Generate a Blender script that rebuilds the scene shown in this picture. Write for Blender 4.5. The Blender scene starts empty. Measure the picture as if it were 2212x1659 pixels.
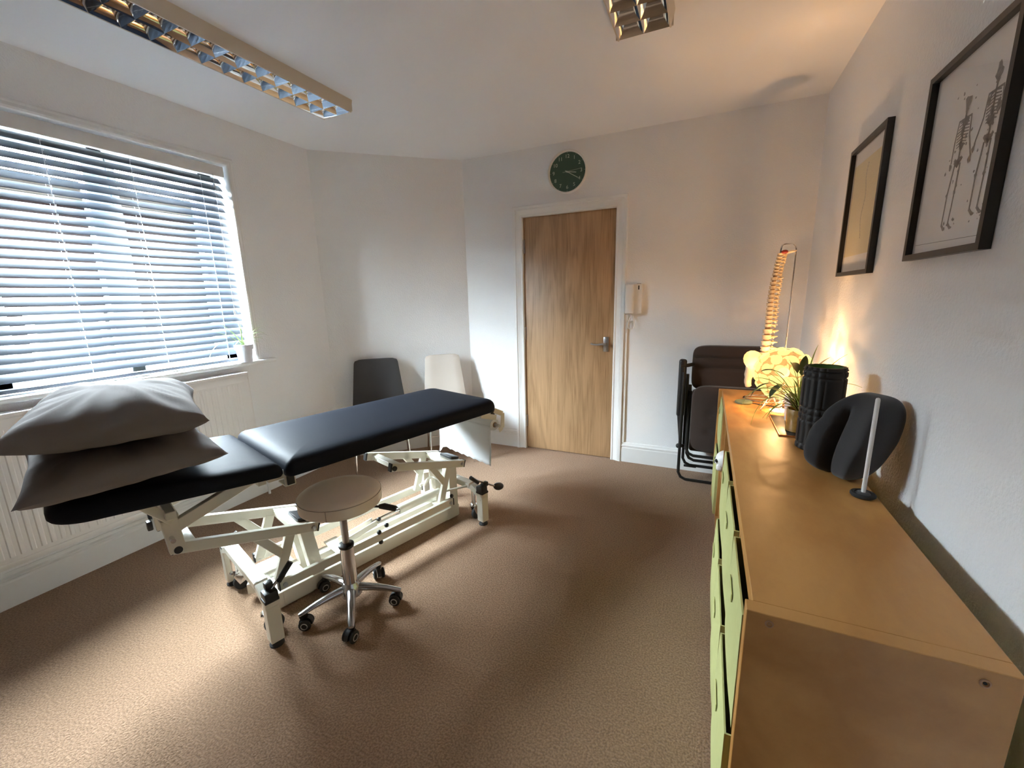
import bpy, bmesh, math, random
from mathutils import Vector, Matrix, noise
R = math.radians
PI = math.pi
random.seed(7)
scene = bpy.context.scene
COL = scene.collection

# ------------------------------------------------------------------ camera
def make_camera():
    yaw, pitch, roll, f, h = R(25.036), R(11.816), R(-1.441), 899.1, 1.35
    fw = Vector((-math.sin(yaw)*math.cos(pitch), math.cos(yaw)*math.cos(pitch), -math.sin(pitch)))
    rt = Vector((math.cos(yaw), math.sin(yaw), 0)); up = rt.cross(fw)
    r2 = rt*math.cos(roll)+up*math.sin(roll); u2 = -rt*math.sin(roll)+up*math.cos(roll)
    cam = bpy.data.cameras.new('camera'); o = bpy.data.objects.new('camera', cam); COL.objects.link(o)
    m = Matrix((r2, u2, -fw)).transposed().to_4x4(); m.translation = (0, 0, h)
    o.matrix_world = m
    cam.sensor_fit = 'HORIZONTAL'; cam.sensor_width = 36; cam.lens = f/2212*36
    cam.clip_start = 0.02; cam.clip_end = 100
    scene.camera = o
make_camera()

# ------------------------------------------------------------------ daylight, lamp light, exposure
W = bpy.data.worlds.new('overcast_sky'); scene.world = W; W.use_nodes = True
bgn = W.node_tree.nodes['Background']
nt = W.node_tree                                   # overcast sky, brighter towards the zenith
_tc = nt.nodes.new('ShaderNodeTexCoord'); _sp = nt.nodes.new('ShaderNodeSeparateXYZ'); _rp = nt.nodes.new('ShaderNodeValToRGB')
nt.links.new(_tc.outputs['Generated'], _sp.inputs[0]); nt.links.new(_sp.outputs[2], _rp.inputs['Fac']); nt.links.new(_rp.outputs[0], bgn.inputs[0])
_e = _rp.color_ramp.elements; _e[0].position = 0; _e[0].color = (.12, .137, .146, 1); _e[1].position = 1; _e[1].color = (.20, .235, .255, 1)
for _p, _c in ((.18, (.15, .171, .183, 1)), (.36, (.22, .253, .271, 1)), (.50, (.17, .20, .217, 1)), (.80, (.19, .225, .243, 1)), (.90, (.20, .235, .255, 1))):
    _k = _e.new(_p); _k.color = _c
bgn.inputs[1].default_value = 132.0
scene.view_settings.view_transform = 'Standard'
scene.view_settings.look = 'None'
scene.view_settings.gamma = 1
scene.view_settings.use_curve_mapping = False
scene.view_settings.exposure = 3.13
scene.cycles.max_bounces = 14; scene.cycles.diffuse_bounces = 8; scene.cycles.glossy_bounces = 5
scene.cycles.transparent_max_bounces = 16
scene.cycles.sample_clamp_indirect = 10
scene.cycles.caustics_reflective = False; scene.cycles.caustics_refractive = False

XL, XR, YD, H = -2.851, 0.578, 3.318, 2.488
YN = -0.75                                   # wall behind the camera
XC, YK = -1.966, 2.508                       # chamfered corner: (XL,YK) -> (XC,YD)

pl = bpy.data.lights.new('window_portal', 'AREA'); pl.shape = 'RECTANGLE'; pl.size = 2.2; pl.size_y = 1.22
pl.energy = 1; pl.cycles.is_portal = True
po = bpy.data.objects.new('window_portal', pl); COL.objects.link(po)
po.location = (XL-.242, 1.18, 1.595); po.rotation_euler = (0, R(-90), 0)
pl.size, pl.size_y = 1.22, 1.34
bl = bpy.data.lights.new('lamp_bulb_light', 'POINT'); bl.energy = 34; bl.color = (1.0, .54, .23); bl.shadow_soft_size = .028
bo = bpy.data.objects.new('lamp_bulb_light', bl); COL.objects.link(bo); bo.location = (.372, 2.45, .945)

# ------------------------------------------------------------------ mesh helpers
def V(*a): return Vector(a)
class MB:
    def __init__(s): s.bm = bmesh.new()
    def add(s, vs, fs):
        v = [s.bm.verts.new(p) for p in vs]
        for f in fs:
            try: s.bm.faces.new([v[i] for i in f])
            except ValueError: pass
        return v
    def box(s, x0, x1, y0, y1, z0, z1, r=0, seg=2):
        return s.obox(Vector(((x0+x1)/2, (y0+y1)/2, (z0+z1)/2)), (abs(x1-x0), abs(y1-y0), abs(z1-z0)), None, r, seg)
    def obox(s, c, size, rot=None, r=0, seg=2):
        t = bmesh.new(); bmesh.ops.create_cube(t, size=1)
        for v in t.verts: v.co = Vector((v.co.x*size[0], v.co.y*size[1], v.co.z*size[2]))
        if r > 0: bmesh.ops.bevel(t, geom=list(t.edges), offset=min(r, min(size)*.49), segments=seg, profile=.5, affect='EDGES')
        for v in t.verts: v.co = (rot @ v.co if rot else v.co) + Vector(c)
        s.merge(t); return s
    def merge(s, t, M=None):
        t.verts.ensure_lookup_table(); t.faces.ensure_lookup_table()
        mp = {}
        for v in t.verts: mp[v] = s.bm.verts.new(M @ v.co if M else v.co)
        for f in t.faces:
            try: s.bm.faces.new([mp[v] for v in f.verts])
            except ValueError: pass
        t.free()
    def beam(s, p0, p1, w, h, up=(0, 0, 1), r=.002, seg=1):
        p0, p1 = Vector(p0), Vector(p1); d = p1-p0; L = d.length; d.normalize()
        up = Vector(up); sd = up.cross(d)
        if sd.length < 1e-4: sd = Vector((1, 0, 0)).cross(d)
        sd.normalize(); u = d.cross(sd)
        rot = Matrix((d, sd, u)).transposed()
        return s.obox((p0+p1)/2, (L, w, h), rot, r, seg)
    def tube(s, pts, r, seg=10, closed=False, caps=True, smooth=0):
        pts = [Vector(p) for p in pts]
        if smooth: pts = smooth_path(pts, smooth, closed)
        n = len(pts); rings = []
        rr = r if isinstance(r, (list, tuple)) else None
        up = None
        for i in range(n):
            if closed: t = pts[(i+1) % n]-pts[i-1]
            else: t = pts[min(i+1, n-1)]-pts[max(i-1, 0)]
            if t.length < 1e-9: t = Vector((0, 0, 1))
            t.normalize()
            if up is None:
                up = Vector((0, 0, 1)) if abs(t.z) < .9 else Vector((1, 0, 0))
            a = up - t*up.dot(t)
            if a.length < 1e-5: a = t.orthogonal()
            a.normalize(); up = a; b = t.cross(a)
            rad = (rr[min(int(i*len(rr)/n), len(rr)-1)] if rr and len(rr) != n else rr[i]) if rr else r
            rings.append([s.bm.verts.new(pts[i]+(a*math.cos(2*PI*k/seg)+b*math.sin(2*PI*k/seg))*rad) for k in range(seg)])
        m = n if closed else n-1
        for i in range(m):
            A, B = rings[i], rings[(i+1) % n]
            for k in range(seg): s.bm.faces.new((A[k], A[(k+1) % seg], B[(k+1) % seg], B[k]))
        if caps and not closed:
            s.bm.faces.new(list(reversed(rings[0]))); s.bm.faces.new(rings[-1])
        return s
    def cyl(s, p0, p1, r, seg=20): return s.tube([p0, p1], r, seg)
    def lathe(s, prof, c=(0, 0, 0), seg=32, axis=None, cap=True):
        """prof: list of (radius, height)"""
        c = Vector(c); rot = Matrix.Identity(3)
        if axis is not None: rot = Vector((0, 0, 1)).rotation_difference(Vector(axis)).to_matrix()
        rings = []
        for (r, z) in prof:
            if r < 1e-6: rings.append([s.bm.verts.new(c+rot @ Vector((0, 0, z)))])
            else: rings.append([s.bm.verts.new(c+rot @ Vector((r*math.cos(2*PI*k/seg), r*math.sin(2*PI*k/seg), z))) for k in range(seg)])
        for A, B in zip(rings, rings[1:]):
            for k in range(seg):
                k2 = (k+1) % seg
                if len(A) == 1 and len(B) == 1: continue
                if len(A) == 1: s.bm.faces.new((A[0], B[k2], B[k]))
                elif len(B) == 1: s.bm.faces.new((A[k], A[k2], B[0]))
                else: s.bm.faces.new((A[k], A[k2], B[k2], B[k]))
        if cap:
            if len(rings[0]) > 1: s.bm.faces.new(list(reversed(rings[0])))
            if len(rings[-1]) > 1: s.bm.faces.new(rings[-1])
        return s
    def prism(s, poly, o, ax, ay, az, depth):
        """poly of 2D points in (ax, ay) from o, extruded by depth along az"""
        o, ax, ay, az = map(Vector, (o, ax, ay, az))
        n = len(poly)
        A = [s.bm.verts.new(o+ax*p[0]+ay*p[1]) for p in poly]
        B = [s.bm.verts.new(o+ax*p[0]+ay*p[1]+az*depth) for p in poly]
        s.bm.faces.new(A); s.bm.faces.new(list(reversed(B)))
        for i in range(n): s.bm.faces.new((A[i], B[i], B[(i+1) % n], A[(i+1) % n]))
        return s
    def sweep(s, path, prof, to3d, closed=False):
        """mitred moulding: path of 2D points, prof of (outward offset, thickness); outward = left of travel"""
        n = len(path); rings = []
        P = [Vector(p) for p in path]
        for i in range(n):
            if closed or 0 < i < n-1:
                d0 = (P[i]-P[i-1]).normalized(); d1 = (P[(i+1) % n]-P[i]).normalized()
            elif i == 0: d0 = d1 = (P[1]-P[0]).normalized()
            else: d0 = d1 = (P[i]-P[i-1]).normalized()
            n0 = Vector((-d0.y, d0.x)); n1 = Vector((-d1.y, d1.x)); m = (n0+n1).normalized(); k = 1/max(m.dot(n0), .2)
            rings.append([s.bm.verts.new(to3d(P[i].x+m.x*k*o, P[i].y+m.y*k*o, t)) for (o, t) in prof])
        q = len(prof)
        for i in range(n if closed else n-1):
            A, B = rings[i], rings[(i+1) % n]
            for k in range(q): s.bm.faces.new((A[k], A[(k+1) % q], B[(k+1) % q], B[k]))
        if not closed:
            s.bm.faces.new(list(reversed(rings[0]))); s.bm.faces.new(rings[-1])
        return s
    def ball(s, c, r, seg=20, rings=12, rot=None):
        t = bmesh.new(); bmesh.ops.create_uvsphere(t, u_segments=seg, v_segments=rings, radius=1)
        rr = r if isinstance(r, (list, tuple)) else (r, r, r)
        for v in t.verts:
            p = Vector((v.co.x*rr[0], v.co.y*rr[1], v.co.z*rr[2])); v.co = (rot @ p if rot else p)+Vector(c)
        s.merge(t); return s
    def build(s, name, mat, parent=None, smooth=35, sharp=True):
        bmesh.ops.recalc_face_normals(s.bm, faces=list(s.bm.faces))
        me = bpy.data.meshes.new(name); s.bm.to_mesh(me); s.bm.free()
        if smooth:
            for p in me.polygons: p.use_smooth = True
            if sharp: me.set_sharp_from_angle(angle=R(smooth))
        me.materials.append(mat)
        o = bpy.data.objects.new(name, me); COL.objects.link(o)
        if parent: o.parent = parent
        return o

def smooth_path(P, k=6, closed=False):
    out = []; n = len(P)
    def g(i): return P[i % n] if closed else P[max(0, min(n-1, i))]
    for i in range(n if closed else n-1):
        a, b, c, d = g(i-1), g(i), g(i+1), g(i+2)
        for j in range(k):
            t = j/k
            out.append(.5*((2*b)+(c-a)*t+(2*a-5*b+4*c-d)*t*t+(3*b-a-3*c+d)*t**3))
    if not closed: out.append(P[-1].copy())
    return out

def tag(o, label=None, cat=None, group=None, kind=None):
    if label: o['label'] = label
    if cat: o['category'] = cat
    if group: o['group'] = group
    if kind: o['kind'] = kind
    return o
def thing(name, label, cat, loc=(0, 0, 0), rz=0, group=None):
    o = bpy.data.objects.new(name, None); COL.objects.link(o); o.location = loc; o.rotation_euler = (0, 0, rz)
    o.empty_display_size = .05
    return tag(o, label, cat, group)
def struct(mb, name, mat, smooth=0):
    o = mb.build(name, mat, None, smooth); o['kind'] = 'structure'; return o
def sroot(name, loc=(0, 0, 0)):
    o = bpy.data.objects.new(name, None); COL.objects.link(o); o.location = loc; o['kind'] = 'structure'; return o
def copy_tree(o, parent=None):
    c = o.copy(); COL.objects.link(c); c.parent = parent
    for ch in [x for x in bpy.data.objects if x.parent == o]: copy_tree(ch, c)
    return c

# ------------------------------------------------------------------ materials
def mat(name, col, rough=.5, metal=0, bump=None, var=None, spec=.5, coat=0, sheen=0, trans=0):
    """bump=(scale, strength, distance); var=(scale, amount, colour2)"""
    m = bpy.data.materials.new(name); m.use_nodes = True; nt = m.node_tree; b = nt.nodes['Principled BSDF']
    b.inputs['Base Color'].default_value = (*col, 1); b.inputs['Roughness'].default_value = rough
    b.inputs['Metallic'].default_value = metal; b.inputs['Specular IOR Level'].default_value = spec
    if coat: b.inputs['Coat Weight'].default_value = coat; b.inputs['Coat Roughness'].default_value = .15
    if sheen: b.inputs['Sheen Weight'].default_value = sheen; b.inputs['Sheen Roughness'].default_value = .5
    tc = nt.nodes.new('ShaderNodeTexCoord')
    if var:
        n = nt.nodes.new('ShaderNodeTexNoise'); n.inputs['Scale'].default_value = var[0]; n.inputs['Detail'].default_value = 4
        nt.links.new(tc.outputs['Object'], n.inputs['Vector'])
        rp = nt.nodes.new('ShaderNodeValToRGB'); rp.color_ramp.elements[0].position = .5-var[1]; rp.color_ramp.elements[1].position = .5+var[1]
        rp.color_ramp.elements[0].color = (*var[2], 1); rp.color_ramp.elements[1].color = (*col, 1)
        nt.links.new(n.outputs['Fac'], rp.inputs['Fac']); nt.links.new(rp.outputs['Color'], b.inputs['Base Color'])
    if bump:
        n = nt.nodes.new('ShaderNodeTexNoise'); n.inputs['Scale'].default_value = bump[0]; n.inputs['Detail'].default_value = 3
        nt.links.new(tc.outputs['Object'], n.inputs['Vector'])
        bp = nt.nodes.new('ShaderNodeBump'); bp.inputs['Strength'].default_value = bump[1]; bp.inputs['Distance'].default_value = bump[2]
        nt.links.new(n.outputs['Fac'], bp.inputs['Height']); nt.links.new(bp.outputs['Normal'], b.inputs['Normal'])
    return m
def wood(name, c1, c2, scale=(1, 1, 1), rough=.45, wave=3.0, dist=6.0, coat=0, grain=.5):
    m = bpy.data.materials.new(name); m.use_nodes = True; nt = m.node_tree; b = nt.nodes['Principled BSDF']
    tc = nt.nodes.new('ShaderNodeTexCoord'); mp = nt.nodes.new('ShaderNodeMapping'); mp.inputs['Scale'].default_value = scale
    nt.links.new(tc.outputs['Object'], mp.inputs['Vector'])
    n1 = nt.nodes.new('ShaderNodeTexNoise'); n1.inputs['Scale'].default_value = wave; n1.inputs['Detail'].default_value = 3; n1.inputs['Distortion'].default_value = .6
    nt.links.new(mp.outputs[0], n1.inputs['Vector'])
    mt = nt.nodes.new('ShaderNodeMath'); mt.operation = 'MULTIPLY'; mt.inputs[1].default_value = dist
    nt.links.new(n1.outputs['Fac'], mt.inputs[0])
    fr = nt.nodes.new('ShaderNodeMath'); fr.operation = 'PINGPONG'; fr.inputs[1].default_value = 1
    nt.links.new(mt.outputs[0], fr.inputs[0])
    n2 = nt.nodes.new('ShaderNodeTexNoise'); n2.inputs['Scale'].default_value = wave*14; n2.inputs['Detail'].default_value = 6; n2.inputs['Roughness'].default_value = .7
    nt.links.new(mp.outputs[0], n2.inputs['Vector'])
    mx = nt.nodes.new('ShaderNodeMix'); mx.data_type = 'FLOAT'; mx.inputs[0].default_value = grain
    nt.links.new(fr.outputs[0], mx.inputs[2]); nt.links.new(n2.outputs['Fac'], mx.inputs[3])
    rp = nt.nodes.new('ShaderNodeValToRGB'); rp.color_ramp.elements[0].position = .25; rp.color_ramp.elements[1].position = .75
    rp.color_ramp.elements[0].color = (*c2, 1); rp.color_ramp.elements[1].color = (*c1, 1)
    nt.links.new(mx.outputs[0], rp.inputs['Fac']); nt.links.new(rp.outputs['Color'], b.inputs['Base Color'])
    b.inputs['Roughness'].default_value = rough
    if coat: b.inputs['Coat Weight'].default_value = coat; b.inputs['Coat Roughness'].default_value = .2
    return m
def glass(name, f=.035, tint=(1, 1, 1)):
    m = bpy.data.materials.new(name); m.use_nodes = True; nt = m.node_tree; nt.nodes.clear()
    o = nt.nodes.new('ShaderNodeOutputMaterial'); mx = nt.nodes.new('ShaderNodeMixShader'); t = nt.nodes.new('ShaderNodeBsdfTransparent')
    g = nt.nodes.new('ShaderNodeBsdfGlossy'); g.inputs['Roughness'].default_value = .02; lw = nt.nodes.new('ShaderNodeLayerWeight'); lw.inputs[0].default_value = .5; pw = nt.nodes.new('ShaderNodeMath'); pw.operation = 'POWER'; pw.inputs[1].default_value = 5
    fr = nt.nodes.new('ShaderNodeMath'); fr.operation = 'MULTIPLY_ADD'; fr.inputs[1].default_value = .85 if f > .01 else .15; fr.inputs[2].default_value = f
    nt.links.new(lw.outputs['Facing'], pw.inputs[0]); nt.links.new(pw.outputs[0], fr.inputs[0])
    t.inputs[0].default_value = (*tint, 1)
    nt.links.new(fr.outputs[0], mx.inputs[0]); nt.links.new(t.outputs[0], mx.inputs[1]); nt.links.new(g.outputs[0], mx.inputs[2]); nt.links.new(mx.outputs[0], o.inputs[0])
    return m
def glow(name, col, strength, tr=.3):
    m = bpy.data.materials.new(name); m.use_nodes = True; nt = m.node_tree; nt.nodes.clear()
    o = nt.nodes.new('ShaderNodeOutputMaterial'); mx = nt.nodes.new('ShaderNodeMixShader'); mx.inputs[0].default_value = tr
    e = nt.nodes.new('ShaderNodeEmission'); e.inputs[0].default_value = (*col, 1); e.inputs[1].default_value = strength
    t = nt.nodes.new('ShaderNodeBsdfTransparent')
    nt.links.new(e.outputs[0], mx.inputs[1]); nt.links.new(t.outputs[0], mx.inputs[2]); nt.links.new(mx.outputs[0], o.inputs[0])
    return m

M = {}
M['wall'] = mat('wall_paint', (.84, .85, .865), .85, bump=(110, .5, .006), spec=.2)
M['ceil'] = mat('ceiling_paint', (.87, .90, .94), .9, bump=(60, .1, .003), spec=.1)
M['trim'] = mat('white_gloss_paint', (.82, .83, .83), .35)
M['upvc'] = mat('white_plastic_frame', (.80, .82, .83), .35)
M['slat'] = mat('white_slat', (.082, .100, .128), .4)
M['valance'] = mat('white_valance', (.70, .69, .68), .5)
M['cord'] = mat('white_cord', (.85, .88, .9), .7)
M['glass'] = glass('window_glass', .004)
M['pglass'] = glass('picture_glass')
M['rad'] = mat('radiator_enamel', (.80, .79, .78), .4)
M['cream'] = mat('cream_powder_coat', (.69, .66, .57), .38)
M['vinyl'] = mat('black_vinyl', (.009, .011, .017), .55, bump=(260, .1, .002), spec=.075)
M['black'] = mat('black_plastic', (.012, .012, .013), .42)
M['rubber'] = mat('black_rubber', (.02, .02, .02), .75)
M['chrome'] = mat('chrome', (.75, .75, .76), .12, 1)
M['alu'] = mat('polished_aluminium', (.52, .52, .54), .22, 1)
M['mirror'] = mat('mirror_louvre', (.82, .82, .82), .05, 1)
M['steel'] = mat('satin_steel', (.55, .55, .56), .3, 1)
M['pillow'] = mat('grey_pillowcase', (.215, .196, .191), .9, bump=(45, .25, .004), var=(3, .3, (.19, .172, .167)), spec=.15)
M['stoolseat'] = mat('beige_vinyl', (.74, .64, .53), .55, bump=(200, .1, .001))
M['piping'] = mat('taupe_piping', (.33, .27, .21), .6)
M['greyfab'] = mat('charcoal_fabric', (.055, .053, .055), .9, bump=(300, .2, .001), sheen=.2)
M['beigefab'] = mat('cream_fabric', (.66, .60, .54), .85, bump=(300, .15, .001), sheen=.2)
M['brownfab'] = mat('dark_brown_fabric', (.040, .025, .020), .9, bump=(300, .3, .001), sheen=.15)
M['birch'] = wood('honey_birch', (.54, .28, .086), (.42, .195, .052), (2.2, .9, 2.2), .42, 1.3, 7, grain=.45)
M['green'] = mat('pale_green_fabric', (.46, .47, .20), .85, bump=(400, .2, .001), var=(60, .4, (.42, .43, .18)))
M['clockgreen'] = mat('dark_green_dial', (.045, .10, .075), .55)
M['white'] = mat('white_plastic', (.76, .75, .73), .35)
M['paper'] = mat('white_paper', (.82, .84, .86), .8, bump=(30, .3, .004))
M['foam'] = mat('black_foam', (.014, .014, .015), .6, bump=(180, .25, .001))
M['foamgreen'] = mat('green_plastic', (.05, .13, .02), .5)
M['cushion'] = mat('black_mesh_fabric', (.022, .023, .027), .85, bump=(500, .5, .001), sheen=.2)
M['slate'] = mat('slate', (.03, .03, .033), .35)
M['copper'] = mat('copper_edge', (.7, .35, .2), .3, 1)
M['amber'] = mat('amber_glaze', (.42, .25, .06), .25, var=(40, .25, (.26, .14, .03)), coat=.5)
M['soil'] = mat('potting_soil', (.03, .018, .012), .95, bump=(80, .8, .01))
M['leaf'] = mat('green_leaf', (.20, .32, .045), .45, var=(14, .2, (.42, .46, .12)))
M['darkleaf'] = mat('dark_green_leaf', (.045, .065, .025), .4)
M['dryleaf'] = mat('withered_leaf', (.10, .05, .035), .6)
M['sillleaf'] = mat('pale_green_leaf', (.20, .36, .10), .45, var=(20, .2, (.42, .5, .25)))
M['bone'] = mat('bone_plastic', (.72, .58, .40), .5, bump=(60, .2, .002))
M['bonedisc'] = mat('disc_plastic', (.45, .27, .15), .5)
M['red'] = mat('red_plastic', (.35, .04, .03), .4)
M['palegreen'] = mat('sage_plastic', (.15, .19, .12), .5)
M['cable'] = mat('dark_cable', (.03, .025, .03), .5)
M['frame'] = mat('black_frame', (.012, .011, .012), .35)
M['printwhite'] = mat('white_print_paper', (.9, .9, .9), .8)
M['printcream'] = mat('cream_print_paper', (.84, .72, .40), .8, var=(2.0, .4, (.80, .68, .38)))
M['ink'] = mat('grey_ink', (.14, .13, .13), .9, var=(120, .2, (.30, .29, .28)))
M['faint'] = mat('faint_reflection_tone', (.40, .33, .20), .9)  # colour for the spine reflection painted on the cream sheet
M['numeral'] = mat('pale_numerals', (.55, .62, .56), .6)
M['sticker'] = mat('faded_sticker', (.50, .44, .62), .6, var=(300, .1, (.75, .72, .78)))
M['void'] = mat('dark_recess', (.01, .01, .01), .9)
M['cable_grey'] = mat('grey_bag_fabric', (.05, .05, .06), .8)

def carpet_mat():
    m = bpy.data.materials.new('beige_carpet'); m.use_nodes = True; nt = m.node_tree; b = nt.nodes['Principled BSDF']
    tc = nt.nodes.new('ShaderNodeTexCoord')
    n1 = nt.nodes.new('ShaderNodeTexNoise'); n1.inputs['Scale'].default_value = 150; n1.inputs['Detail'].default_value = 5
    n2 = nt.nodes.new('ShaderNodeTexNoise'); n2.inputs['Scale'].default_value = 1.3; n2.inputs['Detail'].default_value = 3
    n3 = nt.nodes.new('ShaderNodeTexNoise'); n3.inputs['Scale'].default_value = 3.1; n3.inputs['Detail'].default_value = 7; n3.inputs['Roughness'].default_value = .62
    for n in (n1, n2, n3): nt.links.new(tc.outputs['Object'], n.inputs['Vector'])
    r1 = nt.nodes.new('ShaderNodeValToRGB'); r1.color_ramp.elements[0].position = .36; r1.color_ramp.elements[1].position = .64
    r1.color_ramp.elements[0].color = (.24, .148, .092, 1); r1.color_ramp.elements[1].color = (.41, .265, .172, 1)
    nt.links.new(n1.outputs['Fac'], r1.inputs['Fac'])
    r2 = nt.nodes.new('ShaderNodeValToRGB'); r2.color_ramp.elements[0].position = .35; r2.color_ramp.elements[1].position = .65
    r2.color_ramp.elements[0].color = (.92, .90, .86, 1); r2.color_ramp.elements[1].color = (1.04, 1.03, 1.02, 1)
    nt.links.new(n2.outputs['Fac'], r2.inputs['Fac'])
    r3 = nt.nodes.new('ShaderNodeValToRGB'); r3.color_ramp.elements[0].position = .255; r3.color_ramp.elements[1].position = .29
    r3.color_ramp.elements[0].color = (.55, .5, .45, 1); r3.color_ramp.elements[1].color = (1, 1, 1, 1)
    nt.links.new(n3.outputs['Fac'], r3.inputs['Fac'])
    mx = nt.nodes.new('ShaderNodeMix'); mx.data_type = 'RGBA'; mx.blend_type = 'MULTIPLY'; mx.inputs[0].default_value = 1
    nt.links.new(r1.outputs[0], mx.inputs[6]); nt.links.new(r2.outputs[0], mx.inputs[7])
    mx2 = nt.nodes.new('ShaderNodeMix'); mx2.data_type = 'RGBA'; mx2.blend_type = 'MULTIPLY'; mx2.inputs[0].default_value = 1
    nt.links.new(mx.outputs[2], mx2.inputs[6]); nt.links.new(r3.outputs[0], mx2.inputs[7])
    nt.links.new(mx2.outputs[2], b.inputs['Base Color']); b.inputs['Roughness'].default_value = .95; b.inputs['Specular IOR Level'].default_value = .1
    b.inputs['Sheen Weight'].default_value = .15
    bp = nt.nodes.new('ShaderNodeBump'); bp.inputs['Strength'].default_value = .9; bp.inputs['Distance'].default_value = .009
    nt.links.new(n1.outputs['Fac'], bp.inputs['Height']); nt.links.new(bp.outputs['Normal'], b.inputs['Normal'])
    return m
M['carpet'] = carpet_mat()

def door_mat():
    """oak laminate: vertical streaks with cathedral figures"""
    m = bpy.data.materials.new('oak_laminate'); m.use_nodes = True; nt = m.node_tree; b = nt.nodes['Principled BSDF']
    tc = nt.nodes.new('ShaderNodeTexCoord')
    mp = nt.nodes.new('ShaderNodeMapping'); mp.inputs['Scale'].default_value = (7, 7, .9)
    nt.links.new(tc.outputs['Object'], mp.inputs['Vector'])
    n1 = nt.nodes.new('ShaderNodeTexNoise'); n1.inputs['Scale'].default_value = 1.0; n1.inputs['Detail'].default_value = 2; n1.inputs['Distortion'].default_value = .8
    nt.links.new(mp.outputs[0], n1.inputs['Vector'])
    mt = nt.nodes.new('ShaderNodeMath'); mt.operation = 'MULTIPLY'; mt.inputs[1].default_value = 22
    sn = nt.nodes.new('ShaderNodeMath'); sn.operation = 'SINE'
    nt.links.new(n1.outputs['Fac'], mt.inputs[0]); nt.links.new(mt.outputs[0], sn.inputs[0])
    mp2 = nt.nodes.new('ShaderNodeMapping'); mp2.inputs['Scale'].default_value = (150, 150, 3.2)
    nt.links.new(tc.outputs['Object'], mp2.inputs['Vector'])
    n2 = nt.nodes.new('ShaderNodeTexNoise'); n2.inputs['Scale'].default_value = 1.0; n2.inputs['Detail'].default_value = 5; n2.inputs['Roughness'].default_value = .65
    nt.links.new(mp2.outputs[0], n2.inputs['Vector'])
    m1 = nt.nodes.new('ShaderNodeMath'); m1.operation = 'MULTIPLY_ADD'; m1.inputs[1].default_value = .10; m1.inputs[2].default_value = 0
    nt.links.new(sn.outputs[0], m1.inputs[0])
    ad = nt.nodes.new('ShaderNodeMath'); ad.operation = 'ADD'; nt.links.new(m1.outputs[0], ad.inputs[0]); nt.links.new(n2.outputs['Fac'], ad.inputs[1])
    rp = nt.nodes.new('ShaderNodeValToRGB'); e = rp.color_ramp.elements; e[0].position = .22; e[1].position = .76
    e[0].color = (.25, .145, .070, 1); e[1].color = (.52, .335, .185, 1); k = e.new(.48); k.color = (.42, .262, .138, 1)
    nt.links.new(ad.outputs[0], rp.inputs['Fac']); nt.links.new(rp.outputs[0], b.inputs['Base Color']); b.inputs['Roughness'].default_value = .42
    return m
M['oak'] = door_mat()
def brick_mat():
    m = bpy.data.materials.new('brown_brick'); m.use_nodes = True; nt = m.node_tree; b = nt.nodes['Principled BSDF']
    tc = nt.nodes.new('ShaderNodeTexCoord'); mp = nt.nodes.new('ShaderNodeMapping'); mp.inputs['Rotation'].default_value = (R(90), 0, R(90))
    nt.links.new(tc.outputs['Object'], mp.inputs['Vector'])
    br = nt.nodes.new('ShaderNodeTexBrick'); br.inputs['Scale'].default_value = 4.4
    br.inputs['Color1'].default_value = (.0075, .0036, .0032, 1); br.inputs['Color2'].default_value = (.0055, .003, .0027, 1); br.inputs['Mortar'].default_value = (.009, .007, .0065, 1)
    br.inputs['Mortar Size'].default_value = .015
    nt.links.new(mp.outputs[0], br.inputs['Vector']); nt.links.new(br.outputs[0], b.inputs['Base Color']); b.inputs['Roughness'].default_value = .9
    b.inputs['Specular IOR Level'].default_value = .1
    return m
M['brick'] = brick_mat()
M['roof'] = mat('roof_tile', (.012, .009, .008), .9)
M['fascia'] = mat('tan_fascia', (.03, .023, .017), .7)
M['yard'] = mat('concrete_yard', (.10, .10, .10), .9)

# ------------------------------------------------------------------ room shell
WY0, WY1, WZ0, WZ1 = .50, 1.862, .962, 2.212        # window opening
T = .25
m = MB(); m.add([(XL-T, YN-T, 0), (XR+T, YN-T, 0), (XR+T, YD+T, 0), (XL-T, YD+T, 0), (XL-T, YN-T, -.1), (XR+T, YN-T, -.1), (XR+T, YD+T, -.1), (XL-T, YD+T, -.1)],
      [(0, 1, 2, 3), (7, 6, 5, 4), (0, 4, 5, 1), (1, 5, 6, 2), (2, 6, 7, 3), (3, 7, 4, 0)]); struct(m, 'floor', M['carpet'])
m = MB(); m.box(XL-T, XR+T, YN-T, YD+T, H, H+.1); struct(m, 'ceiling', M['ceil'])
m = MB()
m.box(XL-T, XL, YN-T, WY0, 0, H); m.box(XL-T, XL, WY1, YK, 0, H); m.box(XL-T, XL, WY0, WY1, 0, WZ0-.025); m.box(XL-T, XL, WY0, WY1, WZ1, H)
struct(m, 'wall_left', M['wall'])
m = MB(); m.prism([(XL, YK), (XC, YD), (XC, YD+T), (XL-T, YD+T), (XL-T, YK)], (0, 0, 0), (1, 0, 0), (0, 1, 0), (0, 0, 1), H); struct(m, 'wall_back_left', M['wall'])
DX0, DX1, DH = -1.417, -.6555, 1.981
m = MB(); m.box(XC, DX0-.004, YD, YD+T, 0, H); m.box(DX1+.004, XR, YD, YD+T, 0, H); m.box(DX0-.004, DX1+.004, YD, YD+T, DH+.004, H)
struct(m, 'wall_back', M['wall'])
m = MB(); m.box(XR, XR+T, YN-T, YD+T, 0, H); struct(m, 'wall_right', M['wall'])
M['darkwall'] = mat('dark_bounce_absorber', (.10, .06, .035), .6)  # unseen wall made dark to keep bounce light off the unit's end panel
m = MB(); m.box(XL, XR, YN-T, YN, 0, H); struct(m, 'wall_front', M['darkwall'])

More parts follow.
